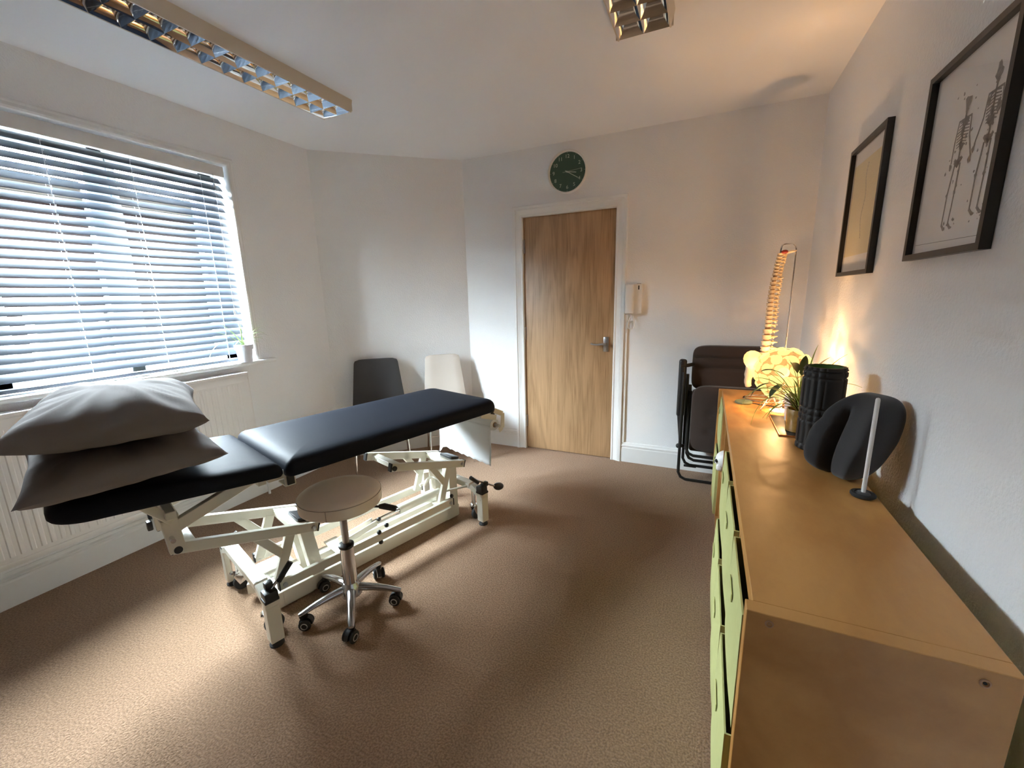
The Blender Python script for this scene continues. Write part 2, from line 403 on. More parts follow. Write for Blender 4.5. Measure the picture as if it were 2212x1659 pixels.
# baseboards: moulded profile (t = out from the wall, z)
BP = [(0, 0), (.018, 0), (.018, .118), (.015, .124), (.015, .130), (.020, .134), (.020, .142), (.012, .150), (.010, .158), (.006, .165), (0, .165)]
def skirting(name, p0, p1, n):
    p0, p1 = Vector((*p0, 0)), Vector((*p1, 0)); d = p1-p0; L = d.length
    m = MB(); m.prism(BP, p0, Vector((*n, 0)).normalized(), (0, 0, 1), d.normalized(), L); struct(m, name, M['trim'], 0)
skirting('baseboard_left', (XL, YN), (XL, YK+.008), (1, 0))
skirting('baseboard_back_left', (XL, YK), (XC, YD), (.81, -.885))
skirting('baseboard_back', (XC, YD), (DX0-.084, YD), (0, -1))
skirting('baseboard_back', (DX1+.084, YD), (XR, YD), (0, -1))
skirting('baseboard_right', (XR, YN), (XR, YD), (-1, 0))
# white cable trunking beside the door
m = MB(); m.box(-.571, -.549, YD-.014, YD, .165, 1.196, .002); struct(m, 'trim_1', M['trim'])

# door
dr = sroot('door_1', (DX0, YD, 0))
def loc(o, p):    # children were modelled in world coordinates
    o.location = -Vector(p); return o
m = MB(); m.box(DX0+.003, DX1-.003, YD+.008, YD+.048, .006, DH-.002, .0015); loc(m.build('door_leaf', M['oak'], dr), dr.location)
m = MB()
AP = [(.000, 0), (.000, -.010), (.006, -.014), (.010, -.014), (.018, -.010), (.034, -.013), (.050, -.020), (.056, -.020), (.060, -.026), (.080, -.026), (.0836, -.022), (.0836, 0)]
m.sweep([(DX0, 0), (DX0, DH), (DX1, DH), (DX1, 0)], [(o, -t) for o, t in AP], lambda a, b, t: (a, YD-t, b))
loc(m.build('door_architrave', M['trim'], dr, 20), dr.location)
m = MB(); m.sweep([(DX0, 0), (DX0, DH), (DX1, DH), (DX1, 0)], [(-.001, .0), (-.001, .07), (.005, .07), (.005, 0)], lambda a, b, t: (a, YD+t, b))
m.box(DX0-.02, DX1+.02, YD+.052, YD+.07, 0, DH+.02)
loc(m.build('door_lining', M['trim'], dr, 0), dr.location)
for z0, z1 in ((.205, .312), (.985, 1.092), (1.70, 1.808)):
    m = MB(); m.cyl((DX0+.002, YD-.003, z0), (DX0+.002, YD-.003, z1), .006, 12); m.box(DX0+.001, DX0+.014, YD+.004, YD+.012, z0, z1)
    for k in range(1, 4): m.cyl((DX0+.002, YD-.003, z0+(z1-z0)*k/4-.001), (DX0+.002, YD-.003, z0+(z1-z0)*k/4+.001), .0066, 12)
    loc(m.build('hinge', M['steel'], dr), dr.location)
m = MB(); m.box(-.735, -.693, YD-.002, YD+.008, .902, 1.020, .003, 2)
m.cyl((-.714, YD-.002, .967), (-.714, YD-.045, .967), .010, 16)
m.tube([(-.706, YD-.044, .968), (-.74, YD-.047, .966), (-.78, YD-.046, .961), (-.815, YD-.044, .965), (-.826, YD-.043, .970)], [.009, .008, .007, .007, .008], 12, smooth=4)
m.ball((-.714, YD-.004, .925), (.004, .003, .006))
loc(m.build('handle', M['steel'], dr), dr.location)
m = MB(); m.box(-.659, -.652, YD-.002, YD+.01, .94, .99); loc(m.build('latch_plate', M['steel'], dr), dr.location)

# ------------------------------------------------------------------ window
wr = sroot('window_1', (XL, .73, .95))
XW = XL-.20
m = MB()
m.sweep([(WY0, WZ0), (WY0, WZ1), (WY1, WZ1), (WY1, WZ0)], [(0, 0), (0, .010), (.004, .016), (.014, .018), (.030, .010), (.040, .012), (.046, .006), (.050, 0)], lambda a, b, t: (XL+t, a, b))
loc(m.build('window_architrave', M['trim'], wr, 20), wr.location)
m = MB(); m.box(XL-.235, XL+.052, WY0-.12, 1.995, .938, .963, .010, 3); loc(m.build('window_sill', M['trim'], wr, 30), wr.location)
m = MB()   # fixed outer frame and mullions
m.box(XW-.035, XW+.035, WY0, WY0+.275, WZ0, WZ1, .004); m.box(XW-.035, XW+.035, WY1-.085, WY1, WZ0, WZ1, .004)
m.box(XW-.035, XW+.035, WY0, WY1, WZ1-.06, WZ1, .004); m.box(XW-.035, XW+.035, WY0, WY1, WZ0, WZ0+.05, .004)
mull = [(1.24, 1.31)]
for a, b in mull: m.box(XW-.035, XW+.035, a, b, WZ0, WZ1, .004)
loc(m.build('window_frame', M['upvc'], wr, 30), wr.location)
panes = [(WY0+.275, 1.24), (1.31, WY1-.085)]
for i, (a, b) in enumerate(panes, 1):
    m = MB(); w = .035
    for (q0, q1, s0, s1) in ((a, a+w, WZ0+.05, WZ1-.06), (b-w, b, WZ0+.05, WZ1-.06)): m.box(XW-.02, XW+.045, q0, q1, s0, s1, .005)
    m.box(XW-.02, XW+.0449, a, b, WZ0+.05, WZ0+.05+w, .005); m.box(XW-.02, XW+.0449, a, b, WZ1-.06-w, WZ1-.06, .005)
    c = m.build('casement', M['upvc'], wr, 30); loc(c, wr.location)
    g = MB(); g.box(XW+.002, XW+.006, a+w-.005, b-w+.005, WZ0+.05+w-.005, WZ1-.06-w+.005); g.build('pane', M['glass'], c, 0)

# blind
SY0, SY1 = WY0+.015, 1.836
b = thing('venetian_blind', 'white wooden venetian blind lowered inside the window recess', 'blind', (XL-.045, .72, .97))
def bl_(o): o.location = -b.location; return o
m = MB(); m.box(XL-.075, XL-.012, SY0, SY1+.004, 2.150, 2.200, .003); m.box(XL-.012, XL-.003, SY0-.005, SY1+.012, 2.140, 2.203, .003)
bl_(m.build('valance', M['valance'], b))
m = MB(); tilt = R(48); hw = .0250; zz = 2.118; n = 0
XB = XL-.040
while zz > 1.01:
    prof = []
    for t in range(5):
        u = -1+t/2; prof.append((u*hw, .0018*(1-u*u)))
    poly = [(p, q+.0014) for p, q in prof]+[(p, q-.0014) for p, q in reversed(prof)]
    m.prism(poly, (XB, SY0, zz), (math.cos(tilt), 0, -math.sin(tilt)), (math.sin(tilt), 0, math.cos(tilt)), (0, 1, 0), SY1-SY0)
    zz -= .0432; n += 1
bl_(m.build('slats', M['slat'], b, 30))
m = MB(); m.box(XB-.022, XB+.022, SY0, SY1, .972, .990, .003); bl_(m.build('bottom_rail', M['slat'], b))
for y in (.68, 1.02, 1.36, 1.71):
    m = MB()
    for dx in (-.021, .021): m.cyl((XB+dx, y, .985), (XB+dx, y, 2.15), .0009, 6)
    m.cyl((XB, y+.012, .985), (XB, y+.012, 2.15), .0009, 6)
    k = 2.118
    while k > 1.01:
        m.cyl((XB-.021, y, k+.018), (XB+.021, y, k-.018), .0007, 5); k -= .0432
    bl_(m.build('ladder_cord', M['cord'], b))
for y, z in ((1.775, 2.085), (1.778, 1.300)):
    m = MB(); m.cyl((XL-.002, y, z), (XL-.002, y, 2.15), .0008, 6); m.lathe([(.002, .0), (.004, -.006), (.006, -.022), (.0055, -.030), (0, -.031)], (XL-.002, y, z+.01), 12)
    bl_(m.build('pull_cord', M['steel'], b))

# outside
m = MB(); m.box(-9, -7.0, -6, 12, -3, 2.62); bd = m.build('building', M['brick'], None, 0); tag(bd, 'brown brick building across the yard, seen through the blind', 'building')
m = MB(); m.box(-7.0, -6.9, -6, 12, 2.62, 2.80); m.build('fascia', M['fascia'], bd, 0)
m = MB(); m.prism([(-6.8, 2.80), (-9, 3.05), (-9, 2.8)], (0, -6, 0), (1, 0, 0), (0, 0, 1), (0, 1, 0), 18); m.build('roof', M['roof'], bd, 0)
for y0, y1 in ((2.0, 2.7), (4.3, 5.4)):
    m = MB(); m.box(-7.0, -6.97, y0, y1, .1, 1.3, .01); w_ = m.build('window', M['upvc'], bd); m = MB(); m.box(-6.975, -6.965, y0+.07, y1-.07, .17, 1.23); m.build('pane', M['void'], w_, 0)
m = MB(); m.box(-9, XL-T-.02, -6, 12, -3.1, -3.0); struct(m, 'ground', M['yard'])
m = MB(); m.box(XL-T-.05, XL-T, -6, 12, H, 8.5); m.box(XL-T-.05, XL-T, -6, 12, -3, WZ0-.1); m.box(XL-T-.05, XL-T, -6, WY0-.05, WZ0-.1, H); m.box(XL-T-.05, XL-T, WY1+.05, 12, WZ0-.1, H); struct(m, 'wall_outside_sky_blocker', M['brick'])  # unseen tall house wall, added to block sky light from the building opposite

# radiator
rd = thing('radiator', 'long white ribbed panel radiator under the window', 'radiator', (XL+.06, .8, .2))
def rl_(o): o.location = -rd.location; return o
RX = XL+.10; RY0, RY1, RZ0, RZ1 = .05, 1.735, .215, .905
m = MB(); m.box(RX-.018, RX, RY0, RY1, RZ0, RZ1-.01, .006, 2)
k = RY0+.05
while k < RY1-.04:
    m.prism([(-.011, 0), (-.006, .0045), (.006, .0045), (.011, 0)], (RX-.001, k, RZ0+.05), (0, 1, 0), (1, 0, 0), (0, 0, 1), RZ1-RZ0-.12); k += .0333
m.box(RX-.001, RX+.004, RY0+.005, RY1-.005, RZ0+.012, RZ0+.03, .002); m.box(RX-.001, RX+.003, RY0+.005, RY1-.005, RZ1-.06, RZ1-.02, .0015)
rl_(m.build('panel', M['rad'], rd, 25))
m = MB(); m.box(RX-.075, RX+.002, RY0, RY1+.002, RZ1-.012, RZ1, .003); k = RY0+.04
rl_(m.build('top_grille', M['rad'], rd, 25))
m = MB(); m.box(RX-.075, RX+.001, RY1-.003, RY1+.003, RZ0+.03, RZ1-.01, .002); m.box(RX-.075, RX+.001, RY0-.003, RY0+.003, RZ0+.03, RZ1-.01, .002); m.box(RX-.09, RX-.06, RY0+.02, RY1-.02, RZ0+.02, RZ1-.02)
rl_(m.build('side_cover', M['rad'], rd, 25))
m = MB(); m.tube([(RX-.04, RY1+.003, RZ0+.045), (RX-.04, RY1+.05, RZ0+.045)], .012, 12); m.tube([(RX-.04, RY1+.05, RZ0+.075), (RX-.04, RY1+.05, RZ0+.03)], .014, 12)
m.tube([(RX-.04, RY1+.05, RZ0+.03), (RX-.04, RY1+.05, 0)], .0085, 12)
rl_(m.build('pipe', M['trim'], rd))

# ------------------------------------------------------------------ treatment couch  (local: x along the couch, y towards the window)
CA = math.atan2(.9574, .2887)
c = thing('treatment_couch', 'black padded treatment couch on a cream steel lifting frame', 'treatment couch', (-1.768, .974, 0), CA)
def rrect(x0, x1, y0, y1, r0, r1, n=8):
    pts = []
    for cx, cy, a0, r in ((x1-r1, y1-r1, 0, r1), (x0+r0, y1-r0, 90, r0), (x0+r0, y0+r0, 180, r0), (x1-r1, y0+r1, 270, r1)):
        for k in range(n+1):
            a = R(a0+90*k/n); pts.append((cx+r*math.cos(a), cy+r*math.sin(a)))
    return pts
def pad(x0, x1, y0, y1, r0, r1, prof, zf):
    """prof: (inset, z) rings from below to the top; corner radii r0 at x0, r1 at x1; zf(x)=lift"""
    m = MB(); rings = []
    for ins, z in prof:
        P = rrect(x0+ins, x1-ins, y0+ins, y1-ins, max(r0-ins, .004), max(r1-ins, .004))
        rings.append([m.bm.verts.new((p[0], p[1], z+zf(p[0]))) for p in P])
    for A, B in zip(rings, rings[1:]):
        q = len(A)
        for k in range(q): m.bm.faces.new((A[k], A[(k+1) % q], B[(k+1) % q], B[k]))
    m.bm.faces.new(list(reversed(rings[0]))); m.bm.faces.new(rings[-1])
    return m
PF = [(.03, 0), (.004, 0), (0, .006), (0, .028), (.003, .040), (.009, .051), (.019, .060), (.034, .067), (.055, .071), (.085, .0735), (.12, .0745), (.16, .075)]
m = pad(.118, 1.318, -.315, .315, .03, .075, PF, lambda x: .683+.006*(x-.12)); m.build('mattress', M['vinyl'], c, 50)
PH = [(.03, 0), (.004, 0), (0, .006), (0, .024), (.004, .036), (.011, .046), (.024, .054), (.045, .058), (.07, .060), (.12, .061)]
m = pad(-.505, .112, -.305, .305, .09, .03, PH, lambda x: .690+.055*min(1, max(0, (.11-x)/.62))); m.build('head_section', M['vinyl'], c, 50)
m = MB(); m.box(-.44, .09, -.26, .26, .680, .692); m.bm.verts.ensure_lookup_table()
for v in m.bm.verts: v.co.z += .055*max(0, (.11-v.co.x)/.62)
m.build('head_board', M['black'], c, 0)
B_ = .125
m = MB()
for s in (-1, 1): m.beam((.08, s*.19, .662), (1.29, s*.19, .668), .03, .036)
for x in (.10, .50, .66, .95, 1.27): m.beam((x, -.2, .662), (x, .2, .662), .04, .03)
m.build('upper_frame', M['cream'], c)
for x in (.138, 1.292):
    m = MB(); m.obox((x, -.272, .672), (.042, .006, .075), None, .002); m.box(x-.02, x+.02, -.272, -.2, .634, .640)
    k = m.build('bracket', M['cream'], c); m = MB(); m.obox((x, -.279, .672), (.028, .008, .062), None, .002); m.build('pad_stop', M['black'], k)
# head section support
m = MB()
for s in (-1, 1):
    m.beam((-.225, s*B_, .56), (.08, s*B_, .668), .028, .045)
    m.beam((-.222, s*B_, .465), (-.232, s*B_, .60), .030, .050)
m.beam((-.225, -B_, .60), (-.225, B_, .60), .05, .012); m.beam((.06, -.2, .655), (.06, .2, .655), .03, .03); m.beam((-.23, -.2, .635), (-.23, .2, .635), .03, .03)
for s in (-1, 1): m.beam((-.30, s*.18, .700), (-.225, s*.16, .60), .020, .03)
m.build('head_support', M['cream'], c)
m = MB(); m.cyl((-.235, -B_-.05, .53), (-.235, B_+.05, .53), .008, 12); m.cyl((-.255, .2, .60), (-.24, .19, .50), .012, 12); m.build('ratchet_bar', M['chrome'], c)
m = MB(); m.obox((-.25, .19, .53), (.02, .03, .07), None, .004); m.obox((-.262, .16, .48), (.018, .03, .04), None, .004); m.build('ratchet_clamp', M['black'], c)
# two tilting lift frames
for (xa, za, xb, zb, nm) in ((-.235, .482, .272, .340, 0), (.675, .490, 1.172, .352, 1)):
    m = MB()
    for s in (-1, 1): m.beam((xa, s*B_, za), (xb, s*B_, zb), .026, .042)
    dx = (xb-xa); dz = (zb-za)
    for t in (.10, .84): m.beam((xa+dx*t, -B_, za+dz*t), (xa+dx*t, B_, za+dz*t), .04, .028)
    t0, t1 = .84, 1.0
    m.prism([(-B_, 0), (B_, 0), (B_, .10), (-B_, .10)], (xa+dx*.80, 0, za+dz*.80+.014), (0, 1, 0), (dx, 0, dz) if 0 else Vector((dx, 0, dz)).normalized(), Vector((-dz, 0, dx)).normalized(), .004)
    lf = m.build('lift_frame', M['cream'], c)
    for s in (-1, 1):
        for (x, z, rr) in ((xa+.012, za-.006, .013), (xb-.02, zb+.006, .009)):
            k = MB(); k.cyl((x, s*(B_+.013), z), (x, s*(B_+.021), z), rr, 18); k.build('pivot_bolt', M['steel'] if rr < .01 else M['black'], lf)
        k = MB(); k.beam((xb-.001, s*B_, zb), (xb+.006, s*B_, zb-.002), .028, .044); k.build('end_cap', M['black'], lf)
        k = MB(); k.beam((xa-.008, s*B_, za+.002), (xa+.001, s*B_, za), .028, .044); k.build('end_cap', M['black'], lf)
    d = Vector((dx, 0, dz)).normalized(); u = Vector((-d.z, 0, d.x))
    k = MB(); rot = Matrix((d, Vector((0, 1, 0)), u)).transposed(); k.obox(Vector((xa+dx*.905, -.045, za+dz*.905))+u*.028, (.062, .11, .016), rot, .004); k.build('rubber_stop', M['black'], c)
    # Y-shaped legs from the lift frame down to the link bars
    x0 = xb-.185; x1 = xb-.115; zt = zb+.02
    for s in (-1, 1):
        k = MB(); y = s*(B_-.003)
        k.beam((x0, y, .165), (x1, y, zt), .022, .040, up=(0, 1, 0) if 0 else (0, 0, 1))
        k.beam((x0+(x1-x0)*.55, y, .165+(zt-.165)*.55-.01), (xb-.25, y, zt+.045), .020, .036)
        k.build('linkage_leg', M['cream'], c)
# link bars
for s in (-1, 1):
    m = MB(); m.beam((.075, s*.155, .157), (1.045, s*.155, .160), .022, .042); lb = m.build('link_bar', M['cream'], c)
    for x in (.095, 1.025):
        k = MB(); k.cyl((x, s*.155-.018, .158), (x, s*.155+.018, .158), .010, 16); k.build('pivot_bolt', M['steel'], lb)
    for x in (.070, 1.046):
        k = MB(); k.beam((x, s*.155, .157), (x+.006, s*.155, .157), .025, .044); k.build('end_cap', M['black'], lb)
for x, y, z in ((.555, -.16, .185), (.60, -.16, .205), (.56, -.16, .128), (1.04, -.16, .195), (.62, -.05, .19)):
    m = MB(); m.ball((x, y, z), .012, 12, 8); m.build('stop_knob', M['black'], c)
# base plinth and columns
m = MB()
for s in (-1, 1): m.beam((.10, s*.075, .050), (1.14, s*.075, .050), .056, .072)
m.beam((.155, -.1, .046), (.155, .22, .046), .15, .075); m.beam((1.09, -.103, .046), (1.09, .103, .046), .09, .070)
m.beam((.09, .06, .06), (.02, .10, .06), .05, .05)
m.build('base_frame', M['cream'], c)
for s in (-1, 1):
    m = MB(); m.beam((.265, s*.07, .08), (.232, s*.07, .335), .05, .055); m.build('column', M['cream'], c)
m = MB()
m.beam((1.105, -.07, .012), (1.105, -.07, .345), .065, .06); m.beam((1.105, .07, .012), (1.105, .07, .345), .065, .06); m.beam((1.10, -.10, .27), (1.10, .10, .27), .05, .03)
m.build('column', M['cream'], c)
# actuator
m = MB(); m.cyl((.77, 0, .165), (1.03, 0, .17), .027, 24); m.cyl((1.03, 0, .17), (1.07, 0, .172), .016, 16); m.build('actuator_cylinder', M['cream'], c)
m = MB(); m.cyl((.60, 0, .160), (.77, 0, .165), .009, 16); m.lathe([(.024, 0), (.027, .004), (.027, .010)], (.768, 0, .165), 24, (-1, 0, 0)); m.build('actuator_rod', M['chrome'], c)
m = MB(); m.beam((.42, -.06, .098), (.42, .12, .098), .07, .012)
for y in (-.022, .022): m.beam((.42, y, .130), (.62, y, .158), .008, .032)
m.build('actuator_mount', M['cream'], c)
m = MB(); m.tube([(1.0, .05, .22), (1.03, .06, .24), (1.06, .05, .25), (1.08, .0, .24)], .008, 8, smooth=4); m.cyl((.98, .07, .215), (1.05, .07, .23), .009, 10); m.build('hose', M['cream'], c)
m = MB(); m.cyl((1.03, -.10, .21), (1.17, -.19, .225), .007, 10); m.build('brake_rod', M['cream'], c)
# end feet
for (x, s0) in ((0, -1), (1.172, 1)):
    m = MB(); pts = [(-.30, .168), (-.275, .198), (-.20, .228), (.20, .228), (.275, .198), (.30, .168)]
    for a, b2 in zip(pts, pts[1:]):
        m.beam((x, a[0], a[1]), (x, b2[0], b2[1]), .052, .036, up=(1, 0, 0) if 0 else (0, 0, 1), r=.004)
    cb = m.build('cross_beam', M['cream'], c)
    if x == 0:
        for (y, z, t) in ((.235, .240, .03), (-.17, .2475, 0)):
            k = MB(); k.obox((x, y, .2275 if y > .2 else .2465), (.038, .045, .0016), Matrix.Rotation(R(22 if y > .2 else 0), 3, 'X')); k.build('sticker', M['sticker'], cb)
    for s in (-1, 1):
        m = MB(); m.beam((x, s*.285, .024), (x, s*.285, .205), .050, .050, r=.003); lg = m.build('leg', M['cream'], c)
        k = MB(); k.obox((x, s*.285, .210), (.054, .054, .014), None, .003); k.build('end_cap', M['black'], lg)
        k = MB(); k.lathe([(.027, 0), (.027, .006), (.018, .012), (.007, .014), (.007, .026)], (x, s*.285, .0), 20); k.build('foot', M['rubber'], lg)
        cs = MB(); cx = x+(.03 if x else -.01); y = s*.205
        cs.cyl((x, y, .215), (x, y, .095), .013, 14); cs.lathe([(.02, 0), (.024, .006), (.02, .014)], (x, y, .092), 18)
        for q in (-1, 1): cs.beam((x, y+q*.017, .094), (x+.022, y+q*.017, .04), .003, .032)
        cas = cs.build('castor', M['chrome'], c)
        k = MB(); k.lathe([(.012, -.012), (.034, -.012), (.038, -.008), (.038, .008), (.034, .012), (.012, .012)], (x+.022, y, .039), 24, (0, 1, 0)); k.build('wheel', M['rubber'], cas)
# brake levers
m = MB(); m.obox((.0, -.290, .232), (.05, .05, .034), None, .006); m.obox((.004, -.275, .262), (.03, .03, .03), None, .006); m.build('brake_pivot', M['black'], c)
m = MB(); m.cyl((-.002, -.285, .235), (.045, -.285, .278), .006, 12); m.build('brake_lever', M['chrome'], c)
m = MB(); m.tube([(.038, -.285, .262), (.092, -.285, .322)], .0115, 14); k = m.build('lever_grip', M['black'], c)
m = MB(); m.cyl((-.01, .285, .215), (.05, .285, .26), .005, 10); m.ball((-.012, .285, .212), .016, 12, 8); m.build('brake_lever', M['steel'], c)
m = MB(); m.obox((1.165, -.290, .234), (.05, .05, .04), None, .006); m.obox((1.19, -.29, .255), (.04, .03, .028), None, .006); m.build('brake_pivot', M['black'], c)
m = MB(); m.cyl((1.10, -.285, .318), (1.30, -.285, .195), .006, 12); m.build('brake_lever', M['chrome'], c)
m = MB(); m.tube([(1.086, -.285, .331), (1.142, -.285, .280)], .0115, 14); m.build('lever_grip', M['black'], c)
m = MB(); m.ball((1.315, -.285, .192), (.045, .020, .024), 20, 12, Matrix.Rotation(R(22), 3, 'Y')); m.build('foot_pedal', M['black'], c)
# paper roll holder arms
for s in (-1, 1):
    m = MB(); y = s*.285
    for a, b2 in (((1.19, .700-.02), (1.315, .640)), ((1.30, .686), (1.372, .650)), ((1.372, .655), (1.368, .560)), ((1.368, .565), (1.335, .552))):
        m.beam((a[0], y, a[1]), (b2[0], y, b2[1]), .005, .032)
    m.build('roll_holder_arm', M['cream'], c)
m = MB(); m.cyl((1.335, -.29, .582), (1.335, .29, .582), .010, 14); m.build('roll_rod', M['steel'], c)
# paper roll hanging in the holder
pr_ = thing('paper_roll', 'white paper couch roll hanging with a torn sheet at the far end of the couch', 'paper roll', (-1.768+1.335*.2887, .974+1.335*.9574, .582), CA)
m = MB(); m.lathe([(.016, -.25), (.036, -.25), (.036, .25), (.016, .25)], (0, 0, 0), 32, (0, 1, 0), cap=False); m.lathe([(.0165, -.25), (.0165, .25)], (0, 0, 0), 32, (0, 1, 0), cap=False); m.build('roll', M['paper'], pr_)
m = MB(); m.lathe([(.0145, -.255), (.0165, -.255), (.0165, .255), (.0145, .255)], (0, 0, 0), 24, (0, 1, 0), cap=False); m.build('core', M['bonedisc'], pr_)
m = MB(); NX, NZ = 26, 16; grid = []
for i in range(NX+1):
    y = -.25+.5*i/NX; row = []
    zb = -.255+.03*(i/NX)+.004*math.sin(i*2.1)
    if i >= NX-2: zb -= .05-(NX-i)*.01
    if i == NX-2: zb += .02
    for j in range(NZ+1):
        t = j/NZ; z = .0+(zb)*t
        xx = -.0365+.010*math.sin(t*2.6+.4)*t+.006*noise.noise(Vector((y*9, z*9, 1)))*t-.012*t
        row.append((xx, y, z))
    grid.append(row)
vs = [p for r_ in grid for p in r_]; q = NZ+1
fs = [(i*q+j, i*q+j+1, (i+1)*q+j+1, (i+1)*q+j) for i in range(NX) for j in range(NZ)]
m.add(vs, fs); so = m.build('hanging_sheet', M['paper'], pr_, 80)
md = so.modifiers.new('thick', 'SOLIDIFY'); md.thickness = .0008

# pillows
def pillow(name, label, hx, hy, tt, tb, loc_, rz, seed, droop, tiltx=0, tilty=0, flat=0):
    m = MB(); N = 44; vt = {}
    for side in (1, -1):
        for i in range(N+1):
            for j in range(N+1):
                u = -1+2*i/N; v = -1+2*j/N
                ed = (i in (0, N) or j in (0, N))
                if side == -1 and ed: vt[(side, i, j)] = vt[(1, i, j)]; continue
                sx = 1-.085*(1-v*v)*abs(u)**3; sy = 1-.055*(1-u*u)*abs(v)**3
                x = u*hx*sx; y = v*hy*sy
                hgt = ((1-abs(u)**2.6)*(1-abs(v)**2.6))**.42 if not ed else 0
                pz = hgt*(tt if side == 1 else -tb)
                # folds running from the corners and across the edges
                ang = math.atan2(v*hy, u*hx); rad = math.hypot(u, v)
                f = .013*noise.noise(Vector((u*1.6+seed, v*1.6, 2.1)))+.0095*noise.noise(Vector((ang*6, rad*1.5, seed)))*min(1, rad*1.1)
                f += .005*math.sin(v*9+u*2+seed)*max(0, -u)**2+.007*math.exp(-((u*.8+v*.5+.15+.12*math.sin(v*3))/.07)**2)*max(0, 1-rad)
                pz += f*hgt*1.6*(1 if side == 1 else .5)
                cr = (abs(u)*abs(v))**3
                z = pz+cr*droop
                if side == -1 and flat: z = max(z, -flat)
                vt[(side, i, j)] = m.bm.verts.new((x, y, z))
    for side in (1, -1):
        for i in range(N):
            for j in range(N):
                F = [vt[(side, i, j)], vt[(side, i+1, j)], vt[(side, i+1, j+1)], vt[(side, i, j+1)]]
                m.bm.faces.new(F if side == 1 else F[::-1])
    o = m.build(name, M['pillow'], None, 75); o.location = loc_; o.rotation_euler = (tiltx, tilty, rz)
    tag(o, label, 'pillow', 'pillows stacked on the couch'); return o
def cw(a, b2, z): return (-1.768+a*.2887-b2*.9574, .974+a*.9574+b2*.2887, z)
pillow('pillow', 'grey pillow lying directly on the head of the couch, lower of two', .243, .345, .080, .052, cw(-.303, -.005, .846), CA-R(1), 1.7, .0, 0, R(-1.5), .050)
pillow('pillow', 'grey pillow on top of the other pillow, topmost on the couch', .232, .335, .105, .052, cw(-.290, -.01, .977), CA-R(8), 5.2, .010, 0, R(1.0), .045)

# ------------------------------------------------------------------ rolling stool
SC = Vector((-1.371, 1.176, 0))
st = thing('rolling_stool', 'round beige-topped rolling stool with a chrome five-star base', 'stool', SC)
m = MB(); m.lathe([(.13, .500), (.158, .502), (.1665, .508), (.1675, .515), (.1675, .548), (.1655, .556), (.158, .562), (.12, .567), (.06, .569), (0, .5695)], (0, 0, 0), 56)
se = m.build('seat', M['stoolseat'], st, 50)
m = MB(); m.tube([(.1677*math.cos(a*2*PI/60), .1677*math.sin(a*2*PI/60), .553) for a in range(60)], .0016, 6, closed=True)
m.tube([(.1678*math.cos(R(-62)), .1678*math.sin(R(-62)), .508), (.1678*math.cos(R(-62)), .1678*math.sin(R(-62)), .552)], .0014, 6); m.build('piping', M['piping'], se)
m = MB(); m.lathe([(.10, .488), (.11, .492), (.11, .501), (0, .501)], (0, 0, 0), 32); m.obox((0, 0, .480), (.12, .10, .02), None, .004); m.build('seat_plate', M['black'], st)
m = MB(); m.cyl((.05, .02, .492), (.175, .052, .496), .005, 10); m.tube([(.165, .05, .496), (.185, .056, .498), (.235, .070, .490)], [.009, .0135, .012], 12); m.build('height_lever', M['black'], st)
m = MB(); m.cyl((0, 0, .30), (0, 0, .485), .0155, 24); m.build('gas_lift', M['alu'], st)
m = MB(); m.lathe([(.030, .085), (.030, .300), (.026, .303)], (0, 0, 0), 32); m.build('column', M['chrome'], st)
m = MB(); m.lathe([(.0305, .296), (.0325, .300), (.0325, .310), (.026, .314), (.017, .314)], (0, 0, 0), 28); m.build('collar', M['black'], st)
m = MB(); m.lathe([(.03, .060), (.045, .064), (.044, .10), (.034, .118), (.031, .125)], (0, 0, 0), 32)
for k in range(5):
    a = R(27+72*k); d = Vector((math.cos(a), math.sin(a), 0)); n_ = Vector((-d.y, d.x, 0)); prev = None
    for i in range(11):
        t = i/10; rr = .02+.200*t; zt = .112-.004*t-.034*t*t; w = .021*(1-t)+.014*t; hh = .036*(1-t)+.018*t
        if i == 10: w *= .8; hh *= .7
        ring = []
        for s_ in range(12):
            b_ = 2*PI*s_/12; ring.append(m.bm.verts.new(d*rr+n_*(math.cos(b_)*w)+Vector((0, 0, zt-hh/2+math.sin(b_)*hh/2))))
        if prev:
            for s_ in range(12): m.bm.faces.new((prev[s_], prev[(s_+1) % 12], ring[(s_+1) % 12], ring[s_]))
        else: m.bm.faces.new(ring)
        prev = ring
    m.bm.faces.new(prev)
m.build('star_base', M['alu'], st, 60)
def castor_parts():
    r = bpy.data.objects.new('castor', None)
    m = MB(); m.lathe([(.012, .045), (.014, .060), (.011, .074)], (0, 0, 0), 16)
    poly = [(-.012+.028*math.cos(R(t)), .026+.030*math.sin(R(t))) for t in range(-10, 191, 15)]
    m.prism(poly, (0, -.009, 0), (1, 0, 0), (0, 0, 1), (0, 1, 0), .018)
    o = m.build('castor', M['black'], st, 40)
    for s in (-1, 1):
        k = MB(); k.lathe([(0, -.007), (.016, -.007), (.0225, -.005), (.025, -.001), (.025, .004), (.021, .007), (.013, .008), (0, .008)], (-.012, s*.018, .0255), 24, (0, s, 0)); k.build('wheel', M['rubber'], o)
        k = MB(); k.tube([(-.012+.013*math.cos(a*PI/8), s*.0265, .0255+.013*math.sin(a*PI/8)) for a in range(16)], .002, 6, closed=True); k.build('wheel_ring', M['steel'], o)
    bpy.data.objects.remove(r)
    return o
c0 = castor_parts(); kids = list(c0.children)
for k in range(5):
    a = R(27+72*k); o = c0 if k == 0 else c0.copy()
    if k: COL.objects.link(o); o.parent = st
    o.location = (.205*math.cos(a), .205*math.sin(a), 0); o.rotation_euler = (0, 0, R([20, 140, 70, 210, 95][k]))
    if k:
        for ch in kids:
            q = ch.copy(); COL.objects.link(q); q.parent = o

